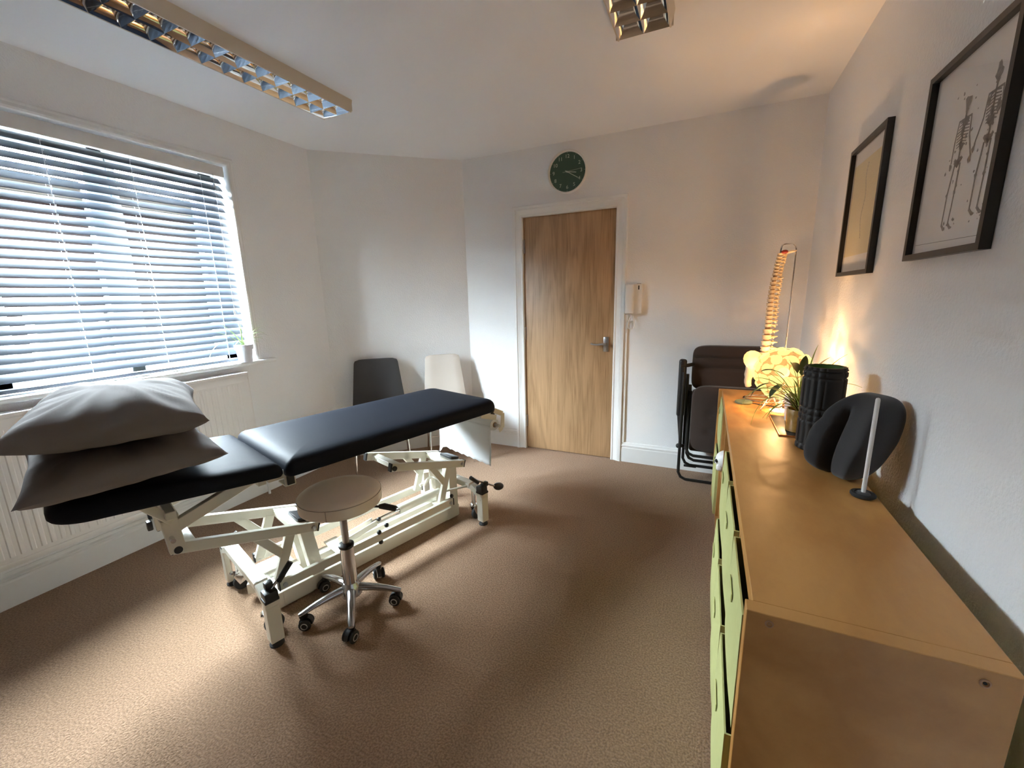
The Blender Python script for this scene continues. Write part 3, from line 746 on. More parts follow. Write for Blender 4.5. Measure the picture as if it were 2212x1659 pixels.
# ------------------------------------------------------------------ the two chairs
CT = Vector((.738, .675, 0)); CN = Vector((.675, -.738, 0)); CW = Vector((XL, YK, 0))
def chair(label, fab, s, d, rz, wt, wb, grp):
    """local: x across, y = backwards (to the wall)"""
    p = CW+CT*s+CN*d
    t = thing('dining_chair', label, 'chair', p, math.atan2(CT.y, CT.x)+rz, grp)
    # back: tapered, slightly curved upholstered slab
    m = MB(); NZ, NX = 14, 10; F, Bk = [], []
    for j in range(NZ+1):
        tz = j/NZ; z = .44+(.862-.44)*tz; w = (wb*(1-tz)+wt*tz)/2
        yb = .0-.02+.085*tz**1.1
        r_, b_ = [], []
        for i in range(NX+1):
            u = -1+2*i/NX; edge = (1-abs(u)**6)
            top = (1-max(0, (tz-.90)/.10)**3*.55)
            th = .020*edge*top+.003
            xx = u*w*(1-.03*max(0, (tz-.93)/.07)**2)
            dz = -.012*abs(u)**8*(tz > .99)
            cv = .022*(u*u)*(1-tz*.3)
            r_.append(m.bm.verts.new((xx, yb-cv-th, z+dz))); b_.append(m.bm.verts.new((xx, yb-cv+th, z+dz)))
        F.append(r_); Bk.append(b_)
    for j in range(NZ):
        for i in range(NX):
            m.bm.faces.new((F[j][i], F[j][i+1], F[j+1][i+1], F[j+1][i])); m.bm.faces.new((Bk[j][i], Bk[j+1][i], Bk[j+1][i+1], Bk[j][i+1]))
        for i in (0, NX): m.bm.faces.new((F[j][i], F[j+1][i], Bk[j+1][i], Bk[j][i]))
    for j in (0, NZ):
        for i in range(NX): m.bm.faces.new((F[j][i], F[j][i+1], Bk[j][i+1], Bk[j][i]))
    m.build('backrest', fab, t, 60)
    m = MB(); m.box(-wb/2-.005, wb/2+.005, -.42, .0, .425, .475, .018, 4); m.build('seat', fab, t, 50)
    for sx in (-1, 1):
        k = MB(); k.tube([(sx*(wb/2-.03), -.36, .425), (sx*(wb/2-.01), -.405, .0)], .0085, 12); k.build('leg', M['chrome'], t)
        k = MB(); k.tube([(sx*(wb/2-.03), -.03, .425), (sx*(wb/2-.01), -.005, .0)], .0085, 12); k.build('leg', M['chrome'], t)
        k = MB(); k.cyl((sx*(wb/2-.02), -.385, .19), (sx*(wb/2-.02), -.015, .19), .005, 10); k.build('stretcher', M['chrome'], t)
    k = MB(); k.cyl((-wb/2+.02, -.2, .19), (wb/2-.02, -.2, .19), .005, 10); k.build('stretcher', M['chrome'], t)
    return t
chair('charcoal upholstered chair with thin chrome legs against the far left wall', M['greyfab'], .362, .115, 0, .352, .44, 'upholstered chairs by the wall')
chair('cream upholstered chair between the charcoal chair and the door wall', M['beigefab'], .925, .115, R(-3), .300, .375, 'upholstered chairs by the wall')

# ------------------------------------------------------------------ storage unit
UX0, UX1, UXT, UY0, UY1, UZ = .108, .498, .1215, .832, 2.944, .737
u = thing('storage_unit', 'long low honey-birch cube storage unit along the right wall', 'storage unit', ((UX0+UX1)/2, (UY0+UY1)/2, 0))
def ul(o): o.location = -u.location; return o
m = MB(); m.box(UX0, UX1, UY0, UY0+.034, 0, UZ, .0012, 1); ul(m.build('side_panel', M['birch'], u))
m = MB(); m.box(UX0-.006, UX1, UY1-.034, UY1, 0, UZ, .0012, 1); ul(m.build('side_panel', M['birch'], u))
m = MB(); m.box(UXT, UX1, UY0+.034, UY1-.034, UZ-.040, UZ-.0004, .001, 1); ul(m.build('top_board', M['birch'], u))
m = MB(); m.box(UXT, UX1, UY0+.034, UY1-.034, .0, .036, .001, 1); ul(m.build('bottom_board', M['birch'], u))
m = MB(); m.box(UXT, UX1, UY0+.034, UY1-.034, .388, .404, .0008, 1); ul(m.build('shelf', M['birch'], u))
pitch = (UY1-UY0-.068+.016)/6; cells = []
for k in range(6):
    a = UY0+.034+pitch*k; cells.append((a, a+pitch-.016))
    if k < 5:
        for (z0, z1) in ((.036, .388), (.404, UZ-.040)):
            m = MB(); m.box(UXT, UX1-.004, a+pitch-.016, a+pitch, z0, z1, .0006, 1); ul(m.build('divider', M['birch'], u))
for (x, z) in ((.148, .718), (.452, .712)):
    m = MB(); m.tube([(x+.0060*math.cos(a*PI/8), UY0-.0008, z+.0065*math.sin(a*PI/8)) for a in range(16)], .0018, 6, closed=True); k = ul(m.build('screw_ring', M['bonedisc'], u))
    m = MB(); m.cyl((x, UY0-.0010, z), (x, UY0+.001, z), .0028, 12); ul(m.build('screw_head', M['void'] if x > .3 else M['bonedisc'], u))
def box_proto(w, h, label):
    t = thing('storage_box', label, 'storage box', (0, 0, 0), 0, 'pale green fabric boxes in the storage unit')
    m = MB(); D = .36; tk = .004
    NY, NZ_ = 10, 8
    def X(y, z): uy = 2*y/w; uz = 2*z/h-1; return -.010*(1-uy**4)*(1-uz**4)
    g = [[m.bm.verts.new((X(-w/2+w*i/NY, h*j/NZ_), -w/2+w*i/NY, h*j/NZ_)) for j in range(NZ_+1)] for i in range(NY+1)]
    g2 = [[m.bm.verts.new((X(-w/2+w*i/NY, h*j/NZ_)+tk, -w/2+w*i/NY, h*j/NZ_)) for j in range(NZ_+1)] for i in range(NY+1)]
    for i in range(NY):
        for j in range(NZ_):
            m.bm.faces.new((g[i][j], g[i][j+1], g[i+1][j+1], g[i+1][j])); m.bm.faces.new((g2[i][j], g2[i+1][j], g2[i+1][j+1], g2[i][j+1]))
        m.bm.faces.new((g[i][NZ_], g2[i][NZ_], g2[i+1][NZ_], g[i+1][NZ_])); m.bm.faces.new((g[i][0], g[i+1][0], g2[i+1][0], g2[i][0]))
    for j in range(NZ_):
        m.bm.faces.new((g[0][j], g2[0][j], g2[0][j+1], g[0][j+1])); m.bm.faces.new((g[NY][j], g[NY][j+1], g2[NY][j+1], g2[NY][j]))
    m.build('front', M['green'], t, 40)
    m = MB(); m.box(.002, D, -w/2, -w/2+tk, 0, h); m.box(.002, D, w/2-tk, w/2, 0, h); m.box(D-tk, D, -w/2, w/2, 0, h); m.box(.002, D, -w/2, w/2, 0, tk)
    m.build('body', M['green'], t, 0)
    m = MB(); pts = [(-.045+.09*i/8, .0) for i in range(9)]
    m.beam((X(0, h*.8)-.0022, -.04, h*.82), (X(0, h*.8)-.0022, .04, h*.82), .003, .022, r=.001); m.build('handle', M['green'], t)
    return t
nm = ['nearest the camera', 'second from near end', 'third from near end', '', '', 'far end']
hU, hL = .289, .344; proto = {}
for row, (z, h, x) in enumerate(((.4045, hU, .107), (.0365, hL, .097))):
    for ci in (0, 1, 2, 5):
        a, b2 = cells[ci]; wbox = .313
        lab = 'pale green fabric box, %s row of the storage unit, %s' % (('upper', 'lower')[row], nm[ci])
        if row not in proto: proto[row] = box_proto(wbox, h, lab); o = proto[row]
        else: o = copy_tree(proto[row]); o['label'] = lab
        o.location = (x+(.012 if ci == 5 else 0)+random.uniform(-.002, .002), (a+b2)/2+random.uniform(-.003, .003), z)
# model skull on the open shelf
sk = thing('model_skull', 'small white model skull peeking out of an open shelf of the storage unit', 'skull', (.150, 2.375, .4045))
m = MB(); m.ball((0, 0, .066), (.058, .050, .050), 24, 16)
m.bm.verts.ensure_lookup_table(); m.obox((-.034, 0, .022), (.036, .05, .040), None, .012, 3); m.ball((-.052, 0, .050), (.010, .016, .014), 12, 8)
m.build('cranium', M['white'], sk, 60)
m = MB()
for s in (-1, 1): m.ball((-.052, s*.020, .060), (.009, .012, .010), 14, 10)
m.ball((-.060, 0, .046), (.005, .006, .008), 10, 8); m.build('eye_socket', M['void'], sk)
m = MB(); m.ball((0, 0, .045), (.05, .06, .045), 20, 12); m.ball((-.02, .03, .03), (.04, .04, .03), 16, 10)
for v in m.bm.verts: v.co += v.co.normalized()*.008*noise.noise(v.co*40)
pb = m.build('pouch', M['cable_grey'], None, 70); pb.location = (.185, 2.03, .4045); tag(pb, 'dark grey lumpy pouch on the open upper shelf, next to the skull compartment', 'pouch')

# ------------------------------------------------------------------ lamp
lp = thing('table_lamp', 'glowing round table lamp with scalloped cut-out shade on the storage unit', 'lamp', (.372, 2.45, UZ))
LC = Vector((0, 0, .200)); LR = .127
M['petal'] = glow('lit_cream_shade', (1.0, .84, .24), 1.7/8, .34)
M['inner'] = glow('lit_inner_shade', (1.0, .47, .13), .85/8, .34)
m = MB(); m.lathe([(LR*math.cos(R(t)), .200+LR*.93*math.sin(R(t))) for t in range(-72, 76, 6)], (0, 0, 0), 40, cap=False); m.build('inner_shade', M['inner'], lp, 60)
m = MB()
rows = [(-58, 7), (-33, 11), (-8, 13), (17, 12), (42, 9), (66, 5)]
for ri, (lat, cnt) in enumerate(rows):
    for k in range(cnt):
        lo = 2*PI*(k+.5*(ri % 2))/cnt; la = R(lat)
        nrm = Vector((math.cos(la)*math.cos(lo), math.cos(la)*math.sin(lo), math.sin(la)*.93)).normalized()
        ctr = Vector((math.cos(la)*math.cos(lo), math.cos(la)*math.sin(lo), math.sin(la)*.93))*(LR+.004)+LC
        e1 = Vector((-math.sin(lo), math.cos(lo), 0)); e2 = nrm.cross(e1)
        vs = [ctr+nrm*.006]; fs = []
        for ringi, rr in enumerate((.014, .027)):
            for a in range(14):
                th = 2*PI*a/14; wob = 1+.10*math.sin(2*th+ri)
                p = ctr+(e1*math.cos(th)*1.05+e2*math.sin(th))*rr*wob; d_ = p-LC
                p = LC+d_.normalized()*(LR+(.009 if ringi == 0 else .003)); vs.append(p)
        for a in range(14):
            a2 = (a+1) % 14; fs.append((0, 1+a, 1+a2)); fs.append((1+a, 15+a, 15+a2, 1+a2))
        m.add(vs, fs)
        # tail that links one petal to the next
        th0 = R(35 if ri % 2 else 145); tl = [(th0, .024, .012), (th0, .034, .009), (th0+.3, .043, .005)]
        vs = []
        for (th, rr, w_) in tl:
            base = ctr+(e1*math.cos(th)+e2*math.sin(th))*rr; sd = (-e1*math.sin(th)+e2*math.cos(th))
            for s in (-1, 1): d_ = base+sd*w_*s-LC; vs.append(LC+d_.normalized()*(LR+.004))
        m.add(vs, [(0, 1, 3, 2), (2, 3, 5, 4)])
m.build('petal_shade', M['petal'], lp, 80)
m = MB(); m.ball((0, 0, .205), .026, 20, 14); m.build('bulb', glow('lit_bulb', (1, .75, .4), .5, .0), lp)
m = MB(); m.cyl((0, 0, .02), (0, 0, .175), .009, 12); m.lathe([(.045, 0), (.045, .008), (.012, .014)], (0, 0, 0), 24)
m.build('lamp_stem', M['white'], lp)
m = MB(); q = []
for k in range(8):
    a = 2*PI*k/8; q.append((.085*math.cos(a), .085*math.sin(a), .003) if k % 2 == 0 else (.055*math.cos(a), .055*math.sin(a), .085))
m.tube(q, .0028, 8, closed=True); m.build('wire_stand', M['white'], lp)

# ------------------------------------------------------------------ spine model
sp = thing('spine_model', 'life-size human spine model on a chrome stand behind the lamp', 'anatomical model', (.33, 2.67, UZ))
Fd = Vector((-.74, -.67, 0)); Sd = Vector((.67, -.74, 0))       # front of the body, its side
def sx(z):   # world x of the column at height z
    pts = [(.95, .306), (1.05, .305), (1.15, .309), (1.30, .310), (1.40, .315), (1.48, .322), (1.56, .337)]
    for (a, xa), (b2, xb) in zip(pts, pts[1:]):
        if z <= b2: t = (z-a)/(b2-a); return xa+(xb-xa)*t
    return pts[-1][1]
def vertebra(r, h, tr, spn, drop):
    m = MB(); m.lathe([(r*.93, -h*.36), (r, -h*.33), (r*.86, 0), (r, h*.33), (r*.93, h*.36)], (0, 0, 0), 18)
    bk = -Fd
    m.beam(bk*r*.7, bk*(r+.016), .020, h*.45, r=.002)
    for s in (-1, 1):
        m.tube([bk*(r*.9)+Sd*s*.006, bk*(r+.006)+Sd*s*tr*.6+V(0, 0, .001), bk*(r+.008)+Sd*s*tr+V(0, 0, .002)], [.0055, .004, .0028], 8)
        m.ball(bk*(r+.010)+Sd*s*.013, (.006, .006, h*.42), 10, 8)
    m.tube([bk*(r+.010), bk*(r+.010+spn*.6)+V(0, 0, -drop*.5), bk*(r+.010+spn)+V(0, 0, -drop)], [.006, .0045, .005], 8)
    return m
z = 1.548; i = 0
for kind, cnt, r, pit, tr, spn, drop in (('c', 7, .0145, .0165, .022, .020, .006), ('t', 12, .0175, .0225, .032, .024, .012), ('l', 5, .0235, .0315, .040, .030, .004)):
    o0 = None
    for k in range(cnt):
        z -= pit
        if o0 is None or kind != 'c' and k == cnt//2:
            g = 1+.12*k/cnt; o0 = vertebra(r*g, pit, tr*g, spn, drop).build('vertebra', M['bone'], sp, 40); o = o0
        else: o = o0.copy(); COL.objects.link(o); o.parent = sp
        x = sx(z); o.location = (x-.33, (0 if kind != 't' else .012*math.sin(PI*k/12)), z-UZ)
        o.rotation_euler = (R(random.uniform(-2, 2)), R((4 if kind == 'c' else -3)), R(random.uniform(-3, 3)))
        i += 1
zb = z-UZ   # bottom of the lumbar part
m = MB(); k = 24; top = 1.53-UZ
m.tube([(sx(UZ+zb+(top-zb)*t/30)-.33, .0+(.008 if 6 < t < 24 else 0), zb-.01+(top-zb)*t/30) for t in range(31)], [.0085+.007*(1-t/30) for t in range(31)], 14); m.build('discs', M['bonedisc'], sp)
m = MB()
m.tube([(-.028, -.004, zb-.01), (-.02, .004, zb-.05), (-.006, .02, zb-.09), (-.004, .024, zb-.115)], [.026, .024, .016, .007], 14); m.build('sacrum', M['bone'], sp, 60)
for s in (-1, 1):     # hip bones: flared wing, socket and ischium
    m = MB(); wl = []
    N1, N2 = 12, 16; cpt = V(-.02, .0, zb-.035)+V(-.058, -.004, 0)*(1 if s < 0 else -1.0)
    a_out = V(-1, -.25, 0).normalized()*(1 if s < 0 else -1); g_ = []
    for side in (1, -1):
        for ii in range(N1+1):
            for jj in range(N2):
                th = 2*PI*jj/N2; rr = ii/N1
                px = math.cos(th)*.056*rr; pz = math.sin(th)*.055*rr+.012*rr*rr*math.cos(th*1.0)
                dep = .018*rr*rr*(1 if s < 0 else -1)
                p = cpt+a_out*px*1.0+V(0, 0, pz)+V(.18, -.98, 0)*(dep+side*.004*(1-rr**4))
                wl.append(p)
    q = N2; L_ = (N1+1)*N2
    fs = []
    for sd_ in (0, 1):
        for ii in range(N1):
            for jj in range(N2):
                j2 = (jj+1) % N2; a = sd_*L_; fs.append((a+ii*q+jj, a+ii*q+j2, a+(ii+1)*q+j2, a+(ii+1)*q+jj))
    for jj in range(N2): j2 = (jj+1) % N2; fs.append((N1*q+jj, N1*q+j2, L_+N1*q+j2, L_+N1*q+jj))
    m.add(wl, fs); bmesh.ops.remove_doubles(m.bm, verts=list(m.bm.verts), dist=.0004)
    bx = cpt+a_out*.012+V(0, 0, -.05)
    m.tube([bx+V(0, 0, .02), bx+V(0, -.004, -.02), bx+a_out*.006+V(0, -.006, -.065), bx+V(0, 0, -.098)], [.022, .024, .018, .016], 14, smooth=3)
    m.tube([bx+V(0, 0, -.03), bx-a_out*.035+V(0, -.01, -.04), bx-a_out*.05+V(0, -.012, -.045)], [.012, .009, .009], 10)
    m.build('hip_bone', M['bone'], sp, 60)
m = MB(); m.cyl((.075, .03, .0), (.075, .03, .805), .0042, 12)
m.tube([(.075, .03, .79), (.073, .028, .832), (.058, .02, .848), (.02, .0, .848), (.004, -.008, .838), (.0, -.01, .80)], .0042, 10, smooth=4); m.build('stand_rod', M['chrome'], sp)
m = MB(); m.tube([(.0+.105*math.cos(a*2*PI/40), .03+.085*math.sin(a*2*PI/40), .005) for a in range(40)], .005, 10, closed=True); m.cyl((-.10, .03, .005), (.10, .03, .005), .005, 10); m.build('stand_base', M['chrome'], sp)
m = MB(); m.prism([(-.03, -.02), (.03, -.028), (.052, .0), (.035, .026), (-.024, .024)], (.022, .0, .800), (1, 0, .18), (0, 1, -.1), (0, 0, 1), .006); m.build('skull_base_plate', M['bone'], sp)
m = MB(); m.ball((.018, -.022, .808), (.016, .008, .010), 16, 10); m.build('marker_disc', M['red'], sp)

# green disc with cable
ch = thing('charging_disc', 'flat sage green charging disc with a cable on the storage unit near the lamp', 'charger', (.218, 2.588, UZ))
m = MB(); m.lathe([(.0, 0), (.040, 0), (.0435, .003), (.0435, .009), (.041, .012), (.038, .0115), (0, .0115)], (0, 0, 0), 36); m.build('disc', M['palegreen'], ch)
m = MB(); m.tube([(.04, -.008, .005), (.07, -.02, .004), (.10, -.03, .0035), (.16, -.045, .0035), (.22, -.05, .0035), (.262, -.02, .0035)], .0028, 8, smooth=5); m.build('cable', M['cable'], ch)

# slate board, pots and plants
m = MB(); m.box(-.09, .09, -.16, .16, 0, .006, .001); sl = m.build('slate_board', M['slate'], None); sl.location = (.407, 2.185, UZ)
tag(sl, 'dark slate board with a copper rim under the two plant pots', 'board')
m = MB(); m.sweep([(-.09, -.16), (-.09, .16), (.09, .16), (.09, -.16)], [(0, .0008), (0, .0068), (.0025, .0068), (.0025, .0008)], lambda a, b_, t: (a, b_, t), closed=True); m.build('copper_rim', M['copper'], sl, 0)
def ribbon(m, p0, dirv, L, w, droop, seg=16, curl=0, vfold=.25, shape=None):
    p = Vector(p0); d = Vector(dirv).normalized(); st_ = L/seg; rows_ = []
    for i in range(seg+1):
        t = i/seg
        side = d.cross(Vector((0, 0, 1)))
        if side.length < 1e-3: side = Vector((1, 0, 0))
        side.normalize(); up = side.cross(d)
        ww = w*((shape(t)) if shape else (min(1, .45+t*2.5)*(1-t**2.2)**.8))+.0002
        rows_.append((p-side*ww/2+up*ww*vfold, p.copy(), p+side*ww/2+up*ww*vfold))
        p = p+d*st_; d = (d+Vector((0, 0, -1))*droop*st_*(1+t*1.3)+side*curl*st_).normalized()
    vs = [q_ for r_ in rows_ for q_ in r_]; fs = []
    for i in range(seg):
        a = i*3; fs += [(a, a+1, a+4, a+3), (a+1, a+2, a+5, a+4)]
    m.add(vs, fs)
def pot(t, prof, mt, soil_r, soil_z):
    m = MB(); m.lathe(prof, (0, 0, 0), 40); m.build('pot', mt, t, 40)
    m = MB(); m.lathe([(0, soil_z-.01), (soil_r, soil_z-.01), (soil_r, soil_z), (0, soil_z+.004)], (0, 0, 0), 28); m.build('soil', M['soil'], t)
def leaf_obj(t, mt, specs):
    m = MB()
    for s_ in specs: ribbon(m, *s_[:5], **(s_[5] if len(s_) > 5 else {}))
    o = m.build('leaves', mt, t, 80); md = o.modifiers.new('thick', 'SOLIDIFY'); md.thickness = .0008; return o
A_ = thing('potted_spider_plant', 'spider plant in an amber glazed pot on the slate board, in front of the lamp', 'potted plant', (.396, 2.105, UZ+.0062))
pot(A_, [(0, 0), (.044, 0), (.049, .004), (.050, .05), (.051, .098), (.0495, .101), (.0465, .100), (.046, .08), (0, .08)], M['amber'], .0455, .084)
random.seed(11); S = []
def dirp(az, el): return (math.cos(R(az))*math.cos(R(el)), math.sin(R(az))*math.cos(R(el)), math.sin(R(el)))
for k in range(42):
    az = random.uniform(0, 360); el = random.uniform(48, 84); L = random.uniform(.12, .24)
    if 250 < az < 330: el = random.uniform(70, 85); L *= .75           # fewer towards the roller
    S.append(((random.uniform(-.015, .015), random.uniform(-.015, .015), .085), dirp(az, el), L, random.uniform(.005, .011), random.uniform(2.0, 7.5), dict(curl=random.uniform(-1.2, 1.2))))
S += [((-.01, 0, .085), dirp(190, 62), .27, .010, 6.2, dict(curl=.4)), ((-.01, 0, .085), dirp(200, 60), .30, .007, 9.0, dict(curl=-.2)), ((.01, .01, .085), dirp(20, 74), .30, .009, 3.0), ((.0, .01, .085), dirp(60, 80), .31, .008, 3.2),
      ((.01, 0, .085), dirp(340, 70), .27, .007, 5.5), ((-.01, -.01, .085), dirp(215, 50), .20, .013, 9), ((-.01, .0, .085), dirp(180, 66), .33, .006, 7.5), ((-.01, 0, .085), dirp(150, 62), .26, .010, 4.5)]
leaf_obj(A_, M['leaf'], S)
S = []
for k in range(12):
    S.append(((random.uniform(-.012, .012), random.uniform(-.012, .012), .085), dirp(random.uniform(130, 240), random.uniform(35, 65)), random.uniform(.14, .22), .0035, random.uniform(5, 12), dict(curl=random.uniform(-2, 2))))
o = leaf_obj(A_, M['dryleaf'], S); o['label'] = 'thin brown withered leaves'
Bp = thing('potted_leafy_plant', 'broad dark-leaved plant in a white pot behind the amber pot', 'potted plant', (.412, 2.262, UZ+.0062))
pot(Bp, [(0, 0), (.042, 0), (.046, .004), (.054, .11), (.0545, .125), (.051, .125), (.049, .10), (0, .10)], M['white'], .048, .108)
m = MB(); sh = lambda t: max(0, math.sin(PI*min(1, max(0, (t-.55)/.45))))**.7
for az, el, L, dr_ in ((200, 68, .25, 5.0), (225, 60, .24, 7.0), (245, 74, .27, 4.5), (180, 58, .26, 7.5), (330, 76, .24, 3.5), (80, 70, .22, 4), (270, 82, .22, 3)):
    st0 = (.0, .0, .105)
    ribbon(m, st0, dirp(az, el), L, .030, dr_, 22, 0, .12, lambda t: sh(t)+.07)
m.build('leaves', M['darkleaf'], Bp, 80)
# spider plant on the sill
C_ = thing('potted_spider_plant', 'small spider plant in a white pot at the right end of the window sill', 'potted plant', (XL+.036, 1.778, .9635)); C_.scale = (1.12, 1.12, 1.12)
pot(C_, [(0, 0), (.034, 0), (.036, .003), (.043, .075), (.049, .076), (.0505, .104), (.048, .105), (.046, .09), (0, .09)], mat('white_ceramic', (.62, .62, .66), .35), .045, .093)
S = []; random.seed(3)
for az, el, L, dr_, w_ in ((270, 48, .21, 3.0, .008), (278, 58, .19, 2.0, .008), (262, 40, .24, 7.5, .006), (300, 84, .15, .8, .008), (20, 85, .15, 1, .007), (75, 66, .15, 5.5, .006), (88, 60, .17, 7, .007), (60, 55, .13, 9, .005), (300, 50, .15, 12, .006), (330, 50, .11, 12, .006), (95, 40, .12, 8, .005), (250, 66, .12, 3, .006), (110, 72, .12, 3, .006)):
    S.append(((random.uniform(-.01, .01), random.uniform(-.01, .01), .094), dirp(az, el), L, w_, dr_))
leaf_obj(C_, M['sillleaf'], S)
m = MB(); ribbon(m, (.01, .02, .094), dirp(85, 58), .165, .007, 8.0); o = m.build('dry_leaf', M['dryleaf'], C_, 80)

# foam roller
fr_ = thing('foam_roller', 'black textured foam roller standing upright on the storage unit', 'foam roller', (.4225, 1.905, UZ))
m = MB(); seg = 96; rows_ = []
hh = [i*.327/66 for i in range(67)]
for z_ in hh:
    ring = []
    for k in range(seg):
        a = 360*k/seg; r = .0695
        gv = 0
        sec = (a % 120)
        band = (z_ > .268) or (z_ < .03) or (.115 < z_ < .19)
        if band:
            f = (z_*1000 % 24)/24; gv = max(gv, .006*(1-min(1, min(f, 1-f)*5)))
        if sec < 66:
            f = (sec % 22)/22; gv = max(gv, .006*(1-min(1, min(f, 1-f)*3.6)))
        if z_ > .320: gv += .004
        if z_ < .004: gv += .002
        r -= gv; ring.append(m.bm.verts.new((r*math.cos(R(a+196)), r*math.sin(R(a+196)), z_)))
    rows_.append(ring)
for A, B in zip(rows_, rows_[1:]):
    for k in range(seg): m.bm.faces.new((A[k], A[(k+1) % seg], B[(k+1) % seg], B[k]))
inn = [m.bm.verts.new((.055*math.cos(R(360*k/seg+196)), .055*math.sin(R(360*k/seg+196)), .3275)) for k in range(seg)]
inb = [m.bm.verts.new((.055*math.cos(R(360*k/seg+196)), .055*math.sin(R(360*k/seg+196)), 0)) for k in range(seg)]
for k in range(seg):
    k2 = (k+1) % seg; m.bm.faces.new((rows_[-1][k], rows_[-1][k2], inn[k2], inn[k])); m.bm.faces.new((rows_[0][k], inb[k], inb[k2], rows_[0][k2]))
m.build('foam_sleeve', M['foam'], fr_, 50)
m = MB(); m.lathe([(.0548, .0), (.0548, .326), (.0525, .326), (.0525, 0)], (0, 0, 0), 48, cap=False); m.build('core', M['foamgreen'], fr_, 50)

# lumbar cushion
m = MB(); t_ = bmesh.new(); bmesh.ops.create_cube(t_, size=2); bmesh.ops.subdivide_edges(t_, edges=list(t_.edges), cuts=22, use_grid_fill=True)
def sg(x, p): return math.copysign(abs(x)**p, x)
nz = V(-.80, -.60, 0); wd = V(.60, -.80, 0)
for v in t_.verts:
    p = v.co.copy(); nrm = p.normalized(); l = (abs(p.x)**4.2+abs(p.y)**3.2+abs(p.z)**4.2)**(1/4); p = p/l
    s_, d_, h_ = p.x, p.y, p.z            # across, depth (+ = front), height
    wv = .100*(1-.10*max(0, h_)**2); dep = .052+.018*(1-h_*h_)
    front = max(0, d_)
    wv *= (1-.42*max(0, h_)) if s_ < 0 else (1-.20*max(0, -h_))
    wing = .050*abs(s_)**2.0*front        # wings come forward
    gr = .060*math.exp(-((s_+.18)/.13)**2)*front*min(1, max(0, (.75-h_)/.5))
    hr = .014*math.exp(-((h_-.12+.25*s_)/.10)**2)*front*(1 if s_ < -.18 else .0)
    q = wd*(s_*wv)+nz*(d_*dep+wing-gr-hr)+V(0, 0, h_*.142)
    lean = max(0, h_+1)*.5
    q += V(.060, .004, 0)*lean*1.0
    v.co = q
m.merge(t_); lc = m.build('lumbar_cushion', M['cushion'], None, 80); lc.location = (.436, 1.640, UZ+.1425)
tag(lc, 'charcoal winged lumbar support cushion standing against the wall on the storage unit', 'cushion')

# white stick with a black base
ks = thing('upright_stick', 'thin white stick upright in a round black base on the storage unit', 'stick', (.461, 1.487, UZ))
m = MB(); m.lathe([(0, 0), (.028, 0), (.0315, .004), (.0315, .009), (.029, .012), (.022, .012), (.020, .009), (0, .009)], (0, 0, 0), 36); m.build('base', M['rubber'], ks)
m = MB(); m.lathe([(0, .009), (.0195, .009), (.014, .014), (0, .014)], (0, 0, 0), 24); m.build('collar', M['greyfab'], ks)
m = MB(); m.lathe([(.0058, .01), (.0058, .298), (.0045, .303), (0, .305)], (0, 0, 0), 16); m.build('stick', M['white'], ks)

# ------------------------------------------------------------------ folded recliner
rc = thing('folding_recliner', 'folded dark brown padded recliner with black tubular frame leaning by the wall', 'folding chair', (.16, 3.17, 0))
def rr_(o): o.location = -rc.location; return o
def softslab(x0, x1, y0, y1, z0, z1, r, rolls=None, tuft=None):
    m = MB(); t_ = bmesh.new(); bmesh.ops.create_cube(t_, size=2); bmesh.ops.subdivide_edges(t_, edges=list(t_.edges), cuts=26, use_grid_fill=True)
    cx, cy, cz = (x0+x1)/2, (y0+y1)/2, (z0+z1)/2; hx, hy, hz = (x1-x0)/2, (y1-y0)/2, (z1-z0)/2
    for v in t_.verts:
        p = v.co; l = (abs(p.x)**7+abs(p.y)**7+abs(p.z)**7)**(1/7); q = p/l
        yy = q.y*hy; zz_ = cz+q.z*hz; xx_ = cx+q.x*hx
        if q.y < 0:
            yy *= (1-.35*(abs(q.x)**4))*(1-.35*abs(q.z)**5)
            if rolls:
                for zr in rolls: yy += .020*math.exp(-((zz_-zr)/.010)**2)
            if tuft:
                for (tx, tz) in tuft: yy += .022*math.exp(-(((xx_-tx)/.02)**2+((zz_-tz)/.014)**2))
        v.co = (xx_, cy+yy, zz_)
    m.merge(t_); return m
m = softslab(-.072, .50, 3.185, 3.275, .66, .982, .03, rolls=(.895, .83)); rr_(m.build('back_cushion', M['brownfab'], rc, 70))
m = softslab(-.058, .50, 3.075, 3.175, .235, .712, .03, tuft=((.06, .52), (.06, .39), (.22, .52), (.22, .39))); rr_(m.build('seat_cushion', M['brownfab'], rc, 70))
m = MB(); m.box(-.06, .49, 3.185, 3.262, .20, .66, .02, 3); rr_(m.build('leg_cushion', M['brownfab'], rc, 40))
for x in (-.128, .53):
    m = MB(); m.box(x-.028, x+.024, 3.125, 3.165, .47, .892, .018, 4); m.tube([(x, 3.145, .48), (x+.008, 3.145, .33), (x+.012, 3.145, .25)], [.022, .014, .010], 12); rr_(m.build('armrest', M['black'], rc, 50))
def uframe(x0, x1, y, zb_, zt, r=.0105, y2=None):
    y2 = y2 or y; c_ = .05
    P = [(x0, y2, zt), (x0, y, zb_+c_), (x0+c_*.35, y, zb_+c_*.3), (x0+c_, y, zb_), (x1-c_, y, zb_), (x1-c_*.35, y, zb_+c_*.3), (x1, y, zb_+c_), (x1, y2, zt)]
    m = MB(); m.tube(P, r, 12); return m
for (a, b2, y, zb_, zt, y2) in ((-.118, .52, 3.098, .012, .80, 3.125), (-.095, .50, 3.165, .100, .78, 3.18), (-.075, .50, 3.085, .205, .70, 3.20), (-.070, .49, 3.14, .150, .66, 3.17)):
    rr_(uframe(a, b2, y, zb_, zt, .0105, y2).build('tube_frame', M['black'], rc, 50))
